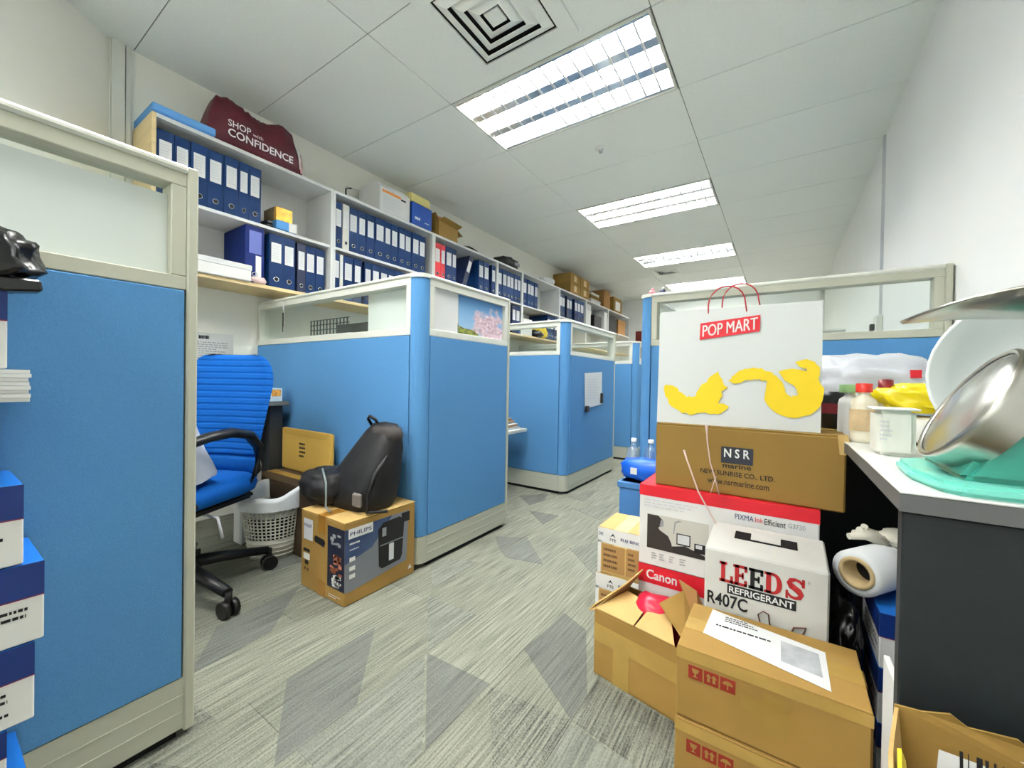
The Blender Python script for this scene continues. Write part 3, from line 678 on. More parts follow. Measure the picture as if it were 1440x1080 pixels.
t = thing('key_ring', 'bunch of keys hanging in the front glass of the second cubicle', 'keys', (-2.49, 1.252, 1.30))
obj('hook', MB().tube([(0, .006, .012), (0, -.004, .01), (0, -.006, -.02), (0, -.004, -.05)], .004, 6), M_white, t)
for i in range(3): obj('key', MB().box(-.006+i*.004, .004+i*.004, -.008+.002*i, -.0065+.002*i, -.17+.03*i, -.055), M_chrome if i else M_black, t, .0005)
# clipped sheet on P3
t = thing('clipped_sheet', 'white sheet with black clips on the side of the middle cubicle', 'paper', (-1.345, 3.26, .64))
obj('sheet', MB().prism([(-.17, .0), (.2, .02), (.19, .31), (-.19, .29)], .0, .002, 'x'), M_paper, t)
obj('clip', MB().box(0, .02, -.17, -.12, -.03, .02), M_black, t, .003); obj('clip', MB().box(0, .02, .16, .19, .03, .12), M_black, t, .003)
scribble(Frame((.002, -.15, .05), (0, 1, 0), (0, 0, 1)), 0, .02, .28, .2, 8, M_lgrey, t, seed=12)
for i, (x, m, l) in enumerate([(-.605, mat('pink_trinket', (230, 150, 165), .5), 'tiny pink figurine on the cap of the tall partition'), (-.55, mat('slate_trinket', (70, 76, 100), .5), 'tiny dark blue figurine beside the pink one on the partition cap')]):
    t = thing('figurine', l, 'ornament', (x, 2.27, 1.345)); obj('body', MB().blob((0, 0, .012), (.017, .012, .013), i, .1, .9, 2, -.012), m, t); obj('head', MB().blob((.004, -.002, .028), (.009, .009, .008), i+3, .05, 1, 2), M_white if i else m, t)

# ---------------------------------------------------------------- first cubicle: desk, chair, bin
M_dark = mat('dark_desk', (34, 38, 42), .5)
t = thing('office_desk', 'dark office desk along the wall behind the blue chair', 'desk', (-2.61, .95, 0))
obj('desktop', MB().box(-.235, .235, -.38, .28, .695, .72), mat('grey_desktop', (96, 98, 98), .45), t, .004)
obj('side_panel', MB().box(-.22, .2, .235, .258, 0, .695), M_dark, t); obj('leg', MB().box(.15, .2, .19, .235, 0, .695), M_dark, t); obj('under_desk_dark_panel', MB().box(-.225, -.21, -.36, .235, .2, .695), M_dark, t)
t = thing('tissue_packet', 'small pale blue box with a picture on the desk behind the chair', 'box', (-2.43, 1.13, .72))
obj('carton', MB().box(-.08, .055, -.06, .06, 0, .075), mat('pale_blue_card', (206, 226, 236), .5), t, .003)
f = Frame((.055, -.06, 0), (0, 1, 0), (0, 0, 1)); decal(f, (.06, .03, .11, .068), mat('food_picture', (214, 150, 70), .5, var=.6, vscale=60), t, 'picture'); scribble(f, .01, .03, .05, .065, 3, M_grey, t, seed=2)
obj('tissue', MB().prism([(-.02, .075), (.02, .075), (.0, .14), (-.015, .12)], -.03, .0, 'x'), M_paper, t)
t = thing('wall_notice', 'grey printed notice on the wall behind the chair', 'notice', (XL+.002, 1.0, .95))
obj('sheet', MB().box(0, .001, -.125, .125, 0, .165), mat('grey_paper', (206, 208, 204), .7), t)
scribble(Frame((.001, -.125, 0), (0, 1, 0), (0, 0, 1)), .01, .01, .24, .115, 8, M_grey, t, seed=6); scribble(Frame((.001, -.125, 0), (0, 1, 0), (0, 0, 1)), .07, .125, .15, .15, 1, M_ink, t, 'heading', seed=8, fill=.8)
# envelope leaning against P2
t = thing('envelope', 'large brown padded envelope leaning upright against the blue partition', 'envelope', (-2.16, 1.215, .335))
obj('envelope_body', MB().box(-.245, .245, -.012, .012, 0, .235), mat('kraft_paper', (214, 176, 86), .6, var=.06, vscale=6), t, .008, 2)
scribble(Frame((-.245, -.012, 0), (1, 0, 0), (0, 0, 1)), .19, .08, .26, .17, 4, M_ink, t, 'handwriting', seed=5)
obj('flap', MB().prism([(-.24, .232), (.24, .232), (.2, .20), (-.2, .20)], -.0135, -.0125, 'y'), mat('kraft_flap', (204, 164, 76), .6), t)
t, F = carton('floor_carton', 'brown carton darkened for shade, standing under the padded envelope behind the bin', -2.14, 1.14, 0, .5, .20, .334, mat('shadowed_brown_card', (70, 54, 36), .8))  # card brown darkened to imitate the shadow below the envelope
# chair
ch_c = Vector((-1.95, .585, 0)); fdir = Vector((.45, -.89, 0)).normalized()
ch = thing('office_chair', 'blue fabric swivel chair with black armrests turned away from its desk', 'chair', ch_c, math.atan2(fdir.y, fdir.x)+math.pi/2)
# local frame: chair faces -y, x to the sitter's left (viewer's right)
M_chair = mat('chair_blue_fabric', (10, 84, 164), .85, var=.04, vscale=200, bump=.15, bscale=500, spec=.15)
def cushion(pts_fn, nu, nv):
    pass
mb = MB(); NU, NV = 24, 40
def backpt(u, v, side):
    # u -1..1 across, v 0..1 up ; rounded outline
    z = .40+.56*v
    half = .212*(1-.30*max(0, .75-v)/.75)
    r = 1.0
    if v > .72: r = .5+.5*math.sqrt(max(0, 1-((v-.72)/.28)**3))
    x = u*half*r
    curve = .045*u*u
    lean = .02+.06*max(0, v-.25)+.03*max(0, .25-v)
    th = .035*(1-abs(u)**4)**.5*(1-abs(2*v-1)**8)**.5 if abs(u) < 1 and 0 < v < 1 else 0
    groove = .004*max(0, math.cos(v*2*math.pi*20))**6 if side < 0 and v > .22 else (.012*math.exp(-((v-.2)/.012)**2)+.010*math.exp(-((v-.05)/.02)**2) if side < 0 else 0)
    bulge = .03*math.exp(-((v-.12)/.1)**2) if side < 0 else 0
    y = .235+lean-curve+(-th-bulge*(1-u*u)+groove if side < 0 else th*.6)
    return (x, y, z)
NV2 = 160
vs = [backpt(-1+2*i/NU, j/NV2, -1) for i in range(NU+1) for j in range(NV2+1)]
fs = [(i*(NV2+1)+j, (i+1)*(NV2+1)+j, (i+1)*(NV2+1)+j+1, i*(NV2+1)+j+1) for i in range(NU) for j in range(NV2)]
mb.add(vs, fs, True)
obj('backrest', mb, M_chair, ch)
mb = MB(); NV3 = 20
vs = [backpt(-1+2*i/NU, j/NV3, 1) for i in range(NU+1) for j in range(NV3+1)]
fs = [(i*(NV3+1)+j, i*(NV3+1)+j+1, (i+1)*(NV3+1)+j+1, (i+1)*(NV3+1)+j) for i in range(NU) for j in range(NV3)]
mb.add(vs, fs, True); obj('back_shell', mb, M_black, ch)
mb = MB(); rp = []
for zz, k in ((.375, .9), (.385, 1.0), (.41, 1.03), (.435, 1.0), (.448, .9), (.45, .5), (.448, 0)):
    ring = []
    for a in range(40):
        an = 2*math.pi*a/40; c, s = math.cos(an), math.sin(an); q = .5
        x = .205*k*math.copysign(abs(c)**q, c); y = -.01+.24*k*math.copysign(abs(s)**q, s)
        ring.append((x, y, zz-(.02*max(0, -y/.24)**3)))
    rp.append(ring)
vs = [p for R in rp for p in R]; fs = [(i*40+k, i*40+(k+1) % 40, (i+1)*40+(k+1) % 40, (i+1)*40+k) for i in range(len(rp)-1) for k in range(40)]
mb.add(vs, fs, True); obj('seat', mb, M_chair, ch)
obj('seat_pan', MB().box(-.18, .18, -.2, .18, .345, .378), M_black, ch, .012, 2)
for s in (-1, 1):
    obj('armrest', MB().tube([(s*.19, .13, .41), (s*.215, .15, .47), (s*.225, .14, .57), (s*.225, .09, .625), (s*.225, 0, .645), (s*.222, -.1, .64), (s*.22, -.19, .62), (s*.215, -.22, .59), (s*.21, -.19, .48), (s*.19, -.12, .39)], [.018, .02, .022, .026, .028, .026, .022, .018, .017, .016], 8, flat=.7), M_black, ch)
obj('gas_column', MB().lathe([(.05, .10), (.05, .2), (.028, .2), (.028, .35)], n=16), M_black, ch)
obj('lever', MB().tube([(.05, 0, .335), (.2, -.03, .325), (.22, -.03, .25)], .006, 6), M_lgrey, ch)
phi0 = math.atan2(.055, .33)-ch.rotation_euler.z
for k in range(5):
    a = phi0+k*2*math.pi/5; c, s = math.cos(a), math.sin(a)
    leg = obj('leg', MB().tube([(0, 0, .125), (c*.15, s*.15, .11), (c*.315, s*.315, .085)], [.035, .028, .02], 8, flat=.8), M_black, ch)
    cc = Vector((c*.32, s*.32, 0)); n = Vector((-s, c, 0))
    obj('caster', MB().tube([cc+n*.026+Vector((0, 0, .03)), cc+n*.006+Vector((0, 0, .03))], .03, 14).tube([cc-n*.006+Vector((0, 0, .03)), cc-n*.026+Vector((0, 0, .03))], .03, 14).tube([cc+Vector((0, 0, .03)), cc+Vector((0, 0, .09))], .012, 8), M_black, leg)
# waste bin with liner
t = thing('waste_basket', 'white lattice waste basket with a white liner beside the chair', 'bin', (-2.06, 1.0, 0))
M_bin = mat('ivory_plastic', (214, 212, 198), .4); R0, R1, HB = .105, .14, .25
def rad(z): return R0+(R1-R0)*z/HB
mb = MB().lathe([(0, .002), (rad(0), .002), (rad(.1), .1), (rad(.1)-.004, .1), (rad(0)-.004, .006), (0, .006)], n=40)
for z in (.02, .04, .06, .08): mb.lathe([(rad(z), z-.003), (rad(z)+.003, z), (rad(z), z+.003)], n=40)
obj('base_shell', mb, M_bin, t)
mb = MB(); nb = 44
for k in range(nb):
    a = 2*math.pi*k/nb; mb.tube([(rad(.098)*math.cos(a), rad(.098)*math.sin(a), .098), (rad(HB)*math.cos(a), rad(HB)*math.sin(a), HB)], .0038, 5, False)
for z in [.112+.016*i for i in range(9)]: mb.tube([(rad(z)*math.cos(a*math.pi/20), rad(z)*math.sin(a*math.pi/20), z) for a in range(41)], .0032, 5, False)
o = obj('lattice', mb, M_bin, t)
mb = MB().lathe([(rad(z)-.006, z) for z in (.1, .17, .24, .26)]+[(R1+.004, .262), (R1+.012, .245)], n=40)
obj('inner_shade', MB().lathe([(0, .012), (rad(0)-.012, .012), (rad(.24)-.012, .235)], n=32), mat('inner_shade_dark', (36, 38, 40), .6), t)  # dark cone behind the lattice paints the shade inside the basket
def lw(p, a, z):
    k = .008*math.sin(7*a)+.006*math.sin(17*a+z*40); up = .02*math.sin(a*2+1)+.012*math.sin(5*a) if z > .25 else 0
    return (p[0]*(1+k*2), p[1]*(1+k*2), p[2]+up)
obj('liner_bag', MB().lathe([(R1-.012, .20), (R1-.004, .25), (R1+.004, .30), (R1+.012, .31), (R1+.014, .285), (R1+.012, .24)], n=64, fn=lw), mat('white_plastic_film', (232, 236, 238), .35), t)
t = thing('paper_bag', 'pale grey paper bag squeezed between the chair and the bin', 'bag', (-2.31, .985, 0))
obj('bag_body', MB().prism([(-.04, 0), (.04, 0), (.045, .40), (.02, .44), (-.04, .39)], -.05, .05, 'y'), mat('grey_white_paper', (206, 208, 208), .6, bump=.4, bscale=12), t, .008)
obj('fold', MB().box(-.038, .042, -.056, -.05, .28, .36), M_paper, t, .002)

# seated person, mostly hidden behind the near partition
def skin_mesh(name, verts, edges, radii, mats, pick, sub=2):
    me = bpy.data.meshes.new(name); me.from_pydata(verts, edges, []); o = bpy.data.objects.new(name, me); COL.objects.link(o)
    o.modifiers.new('s', 'SKIN'); s2 = o.modifiers.new('u', 'SUBSURF'); s2.levels = sub; s2.render_levels = sub
    for i, r in enumerate(radii):
        q = me.skin_vertices[0].data[i]; q.radius = r if isinstance(r, tuple) else (r, r); q.use_root = (i == 0)
    dg = bpy.context.evaluated_depsgraph_get(); dg.update()
    m2 = bpy.data.meshes.new_from_object(o.evaluated_get(dg)); bpy.data.objects.remove(o)
    m2.materials.clear()
    for m in mats: m2.materials.append(m)
    for p in m2.polygons: p.use_smooth = True; p.material_index = pick(p.center)
    return m2
pe = thing('person', 'person in a light grey shirt and black trousers sitting forward on the blue chair', 'person', ch_c+fdir*.105, math.atan2(fdir.y, fdir.x)+math.pi/2)
M_shirt = mat('light_grey_shirt', (178, 186, 200), .8, bump=.3, bscale=18); M_trou = mat('black_trousers', (16, 16, 18), .8); M_skin = mat('skin', (206, 160, 128), .5); M_hair = mat('black_hair', (22, 18, 16), .5); M_shoe = mat('black_shoes', (14, 14, 14), .4)
V = [(0, .0, .53), (0, -.03, .66), (0, -.11, .80), (0, -.19, .92), (0, -.26, .985), (0, -.32, 1.03), (0, -.37, 1.09),   # pelvis..neck..head
     (.17, -.19, .925), (.235, -.22, .76), (.17, -.42, .64), (.13, -.50, .60), (-.17, -.19, .925), (-.235, -.22, .76), (-.17, -.42, .64), (-.13, -.50, .60),
     (.09, -.03, .51), (.13, -.40, .52), (.13, -.42, .10), (.13, -.46, .06), (.14, -.55, .04), (-.09, -.03, .51), (-.13, -.40, .52), (-.13, -.42, .10), (-.13, -.46, .06), (-.14, -.55, .04)]
Ed = [(0, 1), (1, 2), (2, 3), (3, 4), (4, 5), (5, 6), (3, 7), (7, 8), (8, 9), (9, 10), (3, 11), (11, 12), (12, 13), (13, 14), (0, 15), (15, 16), (16, 17), (17, 18), (18, 19), (0, 20), (20, 21), (21, 22), (22, 23), (23, 24)]
Rr = [(.185, .17), (.15, .12), (.16, .12), (.13, .10), (.06, .06), (.055, .06), (.09, .10), .06, .05, .038, .03, .06, .05, .038, .03, .085, .065, .045, .045, .035, .085, .065, .045, .045, .035]
def pick(c):
    if c.y < -.285 and c.z > .95: return 2
    if c.z < .09: return 3
    if c.y < -.455 and c.z > .55: return 2
    if c.z < .47 or (c.z < .59 and c.y < -.20 and abs(c.x) < .21 and c.z < .585): return 1
    return 0
obj('body', skin_mesh('body', V, Ed, Rr, [M_shirt, M_trou, M_skin, M_shoe], pick), None, pe)
# head detail (face looks forward and down along -y)
hd = Vector((0, -.375, 1.09)); fz = Vector((0, -.80, -.6)); upv = Vector((0, -.6, .8)); rx = Vector((1, 0, 0))
def hp(a, b, c): return hd+rx*a+upv*b+fz*c
obj('hair', MB().blob(tuple(hp(0, .035, -.025)), (.092, .105, .095), 1, .05, 1, 3), M_hair, pe)
obj('face', MB().blob(tuple(hp(0, -.005, .035)), (.07, .085, .095), 2, .02, 1, 3), M_skin, pe)
for s in (-1, 1):
    e = obj('eye', MB().blob(tuple(hp(s*.03, .005, .118)), (.012, .008, .008), 1, 0, 1, 2), M_white, pe); obj('pupil', MB().blob(tuple(hp(s*.03, .005, .125)), (.005, .005, .004), 1, 0, 1, 2), M_hair, e)
    obj('ear', MB().blob(tuple(hp(s*.085, 0, .0)), (.01, .02, .03), 1, 0, 1, 2), M_skin, pe)
obj('nose', MB().blob(tuple(hp(0, -.02, .128)), (.012, .02, .018), 1, 0, 1, 2), M_skin, pe)
obj('mouth', MB().blob(tuple(hp(0, -.055, .112)), (.022, .008, .006), 1, 0, 1, 2), mat('lips', (170, 96, 88), .5), pe)
for s in (-1, 1):
    w0 = Vector((s*.13, -.50, .60)); d = Vector((-s*.25, -.9, -.25)).normalized(); sd = Vector((1, 0, 0))
    hv, he, hr = [tuple(w0), tuple(w0+d*.04), tuple(w0+d*.08)], [(0, 1), (1, 2)], [(.026, .02), (.038, .016), (.038, .015)]
    for i, (off, ln) in enumerate([(-.027, .062), (-.009, .072), (.009, .068), (.027, .052)]):
        b = w0+d*.075+sd*off; n0 = len(hv); q1 = b+d*ln*.5; q2 = b+d*ln*.85+Vector((0, 0, -.02)); q3 = b+d*ln*.95+Vector((0, 0, -.04))
        hv += [tuple(b), tuple(q1), tuple(q2), tuple(q3)]; he += [(2, n0), (n0, n0+1), (n0+1, n0+2), (n0+2, n0+3)]; hr += [.009, .0085, .008, .007]
    n0 = len(hv); b = w0+d*.02-sd*s*.025
    hv += [tuple(b), tuple(b-sd*s*.025+d*.03), tuple(b-sd*s*.03+d*.06)]; he += [(0, n0), (n0, n0+1), (n0+1, n0+2)]; hr += [.012, .01, .009]
    obj('hand', skin_mesh('hand', hv, he, hr, [M_skin], lambda c: 0), None, pe)
mb = MB()
def hem(p, a, z):
    k = 1+.05*math.sin(5*a)+.03*math.sin(9*a+2); return (p[0]*k, p[1]*k*.9-.26*max(0, z-.5), p[2]+.01*math.sin(4*a))
mb.lathe([(.196, .475), (.198, .49), (.188, .53), (.174, .58), (.168, .64), (.160, .70), (.152, .76), (.13, .82), (.08, .85), (0, .86)], (0, -.0, 0), 40, fn=hem)
obj('shirt_hem', mb, M_shirt, pe)

# ---------------------------------------------------------------- fryer box with black backpack
t = thing('fryer_box', 'brown appliance box with a navy printed panel in front of the blue corner', 'box', (-1.4975, 1.081, 0))
W_, D_, H_ = .299, .348, .318; F = faces_of(W_, D_, H_)
obj('carton_wall', MB().box(-W_/2, W_/2, -D_/2, D_/2, 0, H_-.004), M_card, t, .004)
obj('flap', MB().box(-W_/2, -.001, -D_/2, D_/2, H_-.004, H_), M_card2, t, .001); obj('flap', MB().box(.001, W_/2, -D_/2, D_/2, H_-.004, H_), M_card2, t, .001)
obj('tape', MB().box(-.025, .025, -D_/2-.0008, -D_/2, H_-.07, H_).box(-.025, .025, -D_/2-.0008, -D_/2, .0, .06).box(-.025, .025, -D_/2, D_/2, H_, H_+.0007), mat('brown_tape', (150, 106, 40), .3), t)
f = F['front']
decal(f, (.02, .20, .085, .285), M_lgrey, t, 'label'); text('PHILIPS', f, (.025, .252, .08, .265), M_navyp, t, .0014, .01)
decal(f, [(.10, .205), (.165, .195), (.172, .215), (.165, .225), (.105, .23), (.097, .218)], M_ink, t, 'hand_hole')
decal(f, (.02, .150, .065, .162), M_ink, t, 'print'); decal(f, (.02, .118, .065, .143), M_white, t, 'label'); decal(f, (.03, .098, .055, .114), M_ink, t, 'print'); decal(f, (.028, .075, .034, .085), M_ink, t, 'print'); decal(f, (.05, .073, .056, .083), M_ink, t, 'print')
M_navyg = mat('navy_to_grey_panel', (30, 54, 96), .4, var=.25, vscale=5, var2=(70, 90, 128)); M_steel = mat('steel_print', (120, 124, 132), .4)
M_fryer = mat('fryer_black', (20, 20, 24), .35)
decal(f, (.19, .055, W_, .29), mat('night_panel', (22, 28, 50), .4), t, 'printed_panel')
def collage(f, a, b, c, d, m, seed, n=14):
    rn = random.Random(seed); R = []
    for i in range(n): x = rn.uniform(a, c-.02); y = rn.uniform(b, d-.012); R.append((x, y, x+rn.uniform(.008, .025), y+rn.uniform(.006, .016)))
    bars(f, R, m, t, 'picture', .0013)
collage(f, .205, .13, .285, .19, mat('food_red', (190, 120, 96), .5), 2, 16); collage(f, .205, .06, .285, .11, M_white, 3, 16); collage(f, .205, .215, .285, .28, M_grey, 4, 8); collage(f, .205, .11, .285, .14, mat('food_brown', (150, 84, 54), .5), 7, 8)
for i, z in enumerate((.03, .022)): scribble(f, .2, z-.006, .28, z, 1, M_white, t, seed=i)
f = F['right']
decal(f, [(0, .055), (.02, .05), (.3, .075), (.31, .29), (.0, .29)], M_steel, t, 'printed_panel')
decal(f, [(0, .16), (.12, .19), (.22, .29), (.0, .29)], M_navyg, t, 'printed_panel', .0009, .0012)
decal(f, (.015, .252, .125, .29), M_white, t, 'logo_panel', .0012, .0014); text('PHILIPS', f, (.022, .262, .118, .277), M_navyp, t, .0018, .012)
scribble(f, .02, .225, .1, .24, 1, M_white, t, seed=31, h=.0016); scribble(f, .02, .205, .09, .215, 1, M_lgrey, t, seed=32, h=.0016)
for z in (.165, .13, .1): decal(f, (.02, z, .045, z+.016), M_white, t, 'icon', .0012, .0015)
decal(f, [(.155, .10), (.17, .085), (.265, .09), (.275, .11), (.285, .255), (.26, .275), (.175, .272), (.15, .25)], M_fryer, t, 'fryer_picture', .0012, .0016)
decal(f, (.17, .215, .19, .25), M_grey, t, 'fryer_window', .0016, .0018); decal(f, (.205, .105, .23, .175), M_lgrey, t, 'fryer_handle', .0016, .0018); decal(f, (.16, .178, .28, .183), M_steel, t, 'fryer_seam', .0016, .0018)
decal(f, [(.31, .03), (.33, .03), (.32, .05)], M_white, t, 'recycling_mark', .0005, .001); decal(f, (.27, .245, .315, .285), M_ink, t, 'print', .0016, .0018)
# backpack
t = thing('backpack', 'slumped black backpack on the brown appliance box', 'bag', (-1.52, 1.10, .319))
M_bag = mat('black_nylon', (24, 24, 27), .55, var=.35, vscale=12, bump=.4, bscale=30); M_bagt = mat('dusty_black_nylon', (62, 58, 56), .8, var=.3, vscale=14, bump=.4, bscale=40)
mb = MB(); prof = [(0, 0, .0, .145, .10), (.03, 0, .0, .158, .115), (.1, .01, .01, .155, .11), (.18, .035, .03, .135, .095), (.25, .06, .045, .11, .075), (.31, .075, .055, .085, .055), (.345, .08, .06, .06, .035), (.355, .08, .06, .0, .0)]
vs = []
for z, cx, cy_, a, b in prof:
    for k in range(28):
        an = 2*math.pi*k/28; c, s = math.cos(an), math.sin(an)
        q = 1+.06*_n.noise(Vector((c*2, s*2, z*9)))
        vs.append((cx+a*q*math.copysign(abs(c)**.7, c), cy_+b*q*math.copysign(abs(s)**.7, s), z))
fs = [(i*28+k, i*28+(k+1) % 28, (i+1)*28+(k+1) % 28, (i+1)*28+k) for i in range(len(prof)-1) for k in range(28)]
mb.add(vs, fs, True); obj('bag_body', mb, M_bag, t)
obj('top_flap', MB().blob((.095, .055, .30), (.075, .055, .045), 3, .15, .8, 3), M_bagt, t)
obj('front_pocket', MB().blob((-.13, -.07, .075), (.125, .10, .075), 6, .12, .8, 4, -.073), M_bag, t)
obj('piping', MB().tube([(-.10, -.12, .155), (-.04, -.15, .145), (.0, -.165, .12), (.01, -.17, .06), (.0, -.165, .02), (.03, -.16, .005)], .004, 6), mat('grey_piping', (126, 138, 140), .5), t)
obj('handle', MB().tube([(.0, .05, .335), (.0, .03, .365), (.025, .02, .378), (.05, .03, .365), (.05, .05, .335)], .007, 6), M_black, t)
obj('strap', MB().tube([(.15, .02, .24), (.172, -.06, .16), (.168, -.09, .08), (.16, -.09, .01), (.20, -.02, .006)], .012, 6, flat=.5), M_black, t)
obj('buckle', MB().box(.10, .15, -.118, -.10, .03, .085), mat('grey_buckle', (110, 104, 100), .5), t, .006)

# ---------------------------------------------------------------- second cubicle desk, blue crate with bottles
t = thing('office_desk', 'pale desk end seen beyond the first cubicle corner', 'desk', (-2.0, 2.55, 0))
obj('desktop', MB().box(-.6, .33, -.17, .17, .46, .485), M_aluL, t, .003); obj('side_panel', MB().box(-.5, -.47, -.16, .16, 0, .46), M_dark, t)
for i in range(4):
    t = thing('document_pile', f'{ordinal(i)} bundle from the bottom of the papers on the pale desk end', 'papers', (-1.82, 2.56, .485+.02*i), .08*i, 'paper bundles on the pale desk end')
    obj('sheets', MB().box(-.15+.02*i, .12-.02*i, -.12, .1, 0, .012), [M_paper, M_cardD, M_grey, M_cardD][i], t, .002); obj('cover', MB().box(-.15+.02*i, .12-.02*i, -.12, .1, .013, .019), [M_grey, M_paper, M_cardD, M_grey][i], t, .002)
t = thing('mesh_tray', 'black mesh letter tray behind the front glass of the second cubicle', 'tray', (-2.46, 1.62, 1.14))
mb = MB()
for i in range(12): mb.box(-.215+i*.037, -.205+i*.037, -.1, -.096, 0, .1)
for z in (0, .033, .066, .097): mb.box(-.22, .22, -.1, -.096, z, z+.005)
obj('mesh_wall', mb.box(-.22, .22, -.096, .1, 0, .004).box(-.22, .22, .1, .104, 0, .1), mat('dark_mesh', (66, 72, 70), .5), t)
t = thing('hanging_shelf', 'plain white ledge carrying the mesh tray inside the second cubicle', 'shelf', (-2.60, 1.66, 1.10))
obj('board', MB().box(-.248, .40, -.16, .2, .02, .04), M_shelf, t, .002); obj('bracket', MB().box(-.248, -.2, -.01, .01, -.2, .02), M_lgrey, t)
t = thing('storage_crate', 'blue plastic crate on the floor behind the white printer box', 'crate', (-.465, 1.96, 0))
M_crate = mat('blue_crate', (70, 124, 184), .5)
obj('crate_wall', MB().box(-.165, .165, -.1, .1, 0, .40), M_crate, t, .008); obj('rim', MB().box(-.172, .172, -.107, .107, .37, .40), M_crate, t, .004)
t = thing('bottle_pack', 'clear water bottle pack with a bright blue wrap on the blue crate', 'bottles', (-.465, 1.93, .401))
M_wrap = mat('bright_blue_wrap', (18, 96, 214), .35)
obj('wrap', MB().blob((0, 0, .055), (.175, .075, .05), 4, .12, .6, 3, -.055), M_wrap, t)
for k, x in enumerate((-.12, -.04, .04, .12)):
    b = obj('bottle', MB().lathe([(0, .0), (.032, .0), (.033, .06), (.03, .11), (.022, .125), (.012, .135), (.012, .15)], (x, 0, .03), 14), M_plas, t); obj('cap', MB().lathe([(.013, .15), (.013, .165), (0, .166)], (x, 0, .03), 12), M_white, b)
decal(Frame((-.11, -.078, .04), (1, 0, 0), (0, 0, 1)), (0, .0, .03, .03), M_white, t, 'logo')

# ---------------------------------------------------------------- box stacks on the right
def canon(cx, cy, z, w, d, h, label, upper):
    t = thing('printer_box', label, 'box', (cx, cy, z), 0, 'white and red printer boxes'); F = faces_of(w, d, h)
    obj('carton_wall', MB().box(-w/2, w/2, -d/2, d/2, 0, h-.003), M_white, t, .003)
    obj('flap', MB().box(-w/2, w/2, -d/2, -.001, h-.003, h), M_red, t, .001); obj('flap', MB().box(-w/2, w/2, .001, d/2, h-.003, h), M_red, t, .001)
    f = F['front']; hb = .034 if upper else .058
    decal(f, (0, h-hb, w, h), M_red, t, 'red_band'); decal(F['left'], (0, h-hb, d, h), M_red, t, 'red_band'); decal(F['right'], (0, h-hb, d, h), M_red, t, 'red_band')
    if upper:
        decal(f, (.025, .055, .205, .165), mat('photo_pale', (196, 194, 186), .4), t, 'photo_print')
        g = M_ink
        decal(f, [(.026, .056), (.2, .056), (.2, .066), (.14, .085), (.10, .075), (.06, .07), (.026, .09)], mat('photo_dark', (40, 38, 38), .4), t, 'photo_desk', .001, .0012)
        decal(f, [(.03, .058), (.105, .058), (.10, .085), (.09, .105), (.065, .118), (.06, .125), (.073, .135), (.074, .15), (.06, .163), (.026, .163), (.026, .08)], mat('photo_figure', (52, 46, 44), .4), t, 'photo_figure', .0012, .0014)
        decal(f, [(.064, .128), (.075, .132), (.076, .15), (.068, .152)], M_grey, t, 'photo_face', .0014, .0016)
        decal(f, (.115, .085, .155, .12), M_ink, t, 'photo_screen', .0012, .0014); decal(f, (.118, .089, .152, .117), M_lgrey, t, 'photo_screen', .0014, .0016)
        decal(f, (.166, .072, .2, .1), M_ink, t, 'photo_printer', .0012, .0014); decal(f, (.17, .086, .188, .097), M_lgrey, t, 'photo_printer', .0014, .0016)
        decal(f, [(.105, .115), (.108, .115), (.112, .15), (.13, .158), (.12, .16), (.108, .152)], M_grey, t, 'photo_lamp', .0012, .0014)
        for x in (.04, .065, .095, .125): scribble(f, x, .022, x+.018, .045, 3, M_grey, t, 'icon', seed=int(x*999))
        scribble(f, .015, .185, .22, .214, 3, M_lgrey, t, seed=17)
        text('PIXMA', f, (.272, .197, .318, .212), M_navyp, t, .0012, 0); text('Ink', f, (.322, .198, .34, .212), M_red, t, .0012); text('Efficient', f, (.344, .195, .393, .212), M_ink, t, .0012, .003); text('G3730', f, (.398, .198, .436, .211), M_grey, t, .0012)
        scribble(f, .36, .135, .435, .185, 4, M_lgrey, t, seed=18)
    else:
        text('Canon', f, (.025, h-hb+.014, .118, h-.014), M_white, t, .0013, .022)
    return t
canon(-.146, 1.49, 0, .464, .33, .279, 'lower white printer box with red band, under its twin', False)
canon(-.145, 1.487, .28, .466, .33, .255, 'upper white printer box with an office photo print and red band', True)
t, F = carton('brown_carton', 'long brown marine-parts carton under the carrier bag', -.096, 1.478, .5355, .478, .27, .2, M_card3, -.02, tape=None)
f = F['front']
decal(f, (.19, .095, .272, .143), mat('slate_print', (44, 48, 58), .5), t, 'logo_block'); text('N S R', f, (.198, .112, .264, .138), M_white, t, .0014, .02)
text('marine', f, (.195, .081, .268, .094), M_ink, t, .0014, .015)
text('NEW SUNRISE CO., LTD.', f, (.135, .055, .325, .071), M_ink, t, .0012, .012); text('www.nsrmarine.com', f, (.155, .03, .312, .047), M_ink, t, .0012, .004)
obj('tape', MB().box(-.239, .239, -.025, .025, .2, .2006).box(.239, .2396, -.03, .03, .12, .2006), M_tape, t)
obj('torn_corner', MB().prism([(.225, .15), (.239, .15), (.246, .18), (.24, .203), (.22, .2)], -.1352, -.1345, 'y'), M_card2, t)
# plastic strapping tails
t = thing('strapping', 'loose pinkish plastic strap trailing down the carton front', 'strap', (-.19, 1.315, .735))
M_strap = mat('clear_pink_strap', (214, 190, 184), .25)
obj('long_tail', MB().tube([(-.055, 0, -.075), (-.045, -.012, -.10), (-.01, -.02, -.19), (.04, -.035, -.27), (.085, -.06, -.315)], .004, 6, flat=.4), M_strap, t)
obj('short_tail', MB().tube([(.005, .005, .004), (.01, -.014, -.04), (.02, -.02, -.1), (.035, -.018, -.15), (.045, -.016, -.19)], .0045, 6, flat=.4), M_strap, t)
obj('side_tail', MB().tube([(.035, -.018, -.14), (.022, -.016, -.19)], .004, 6, flat=.4), M_strap, t)
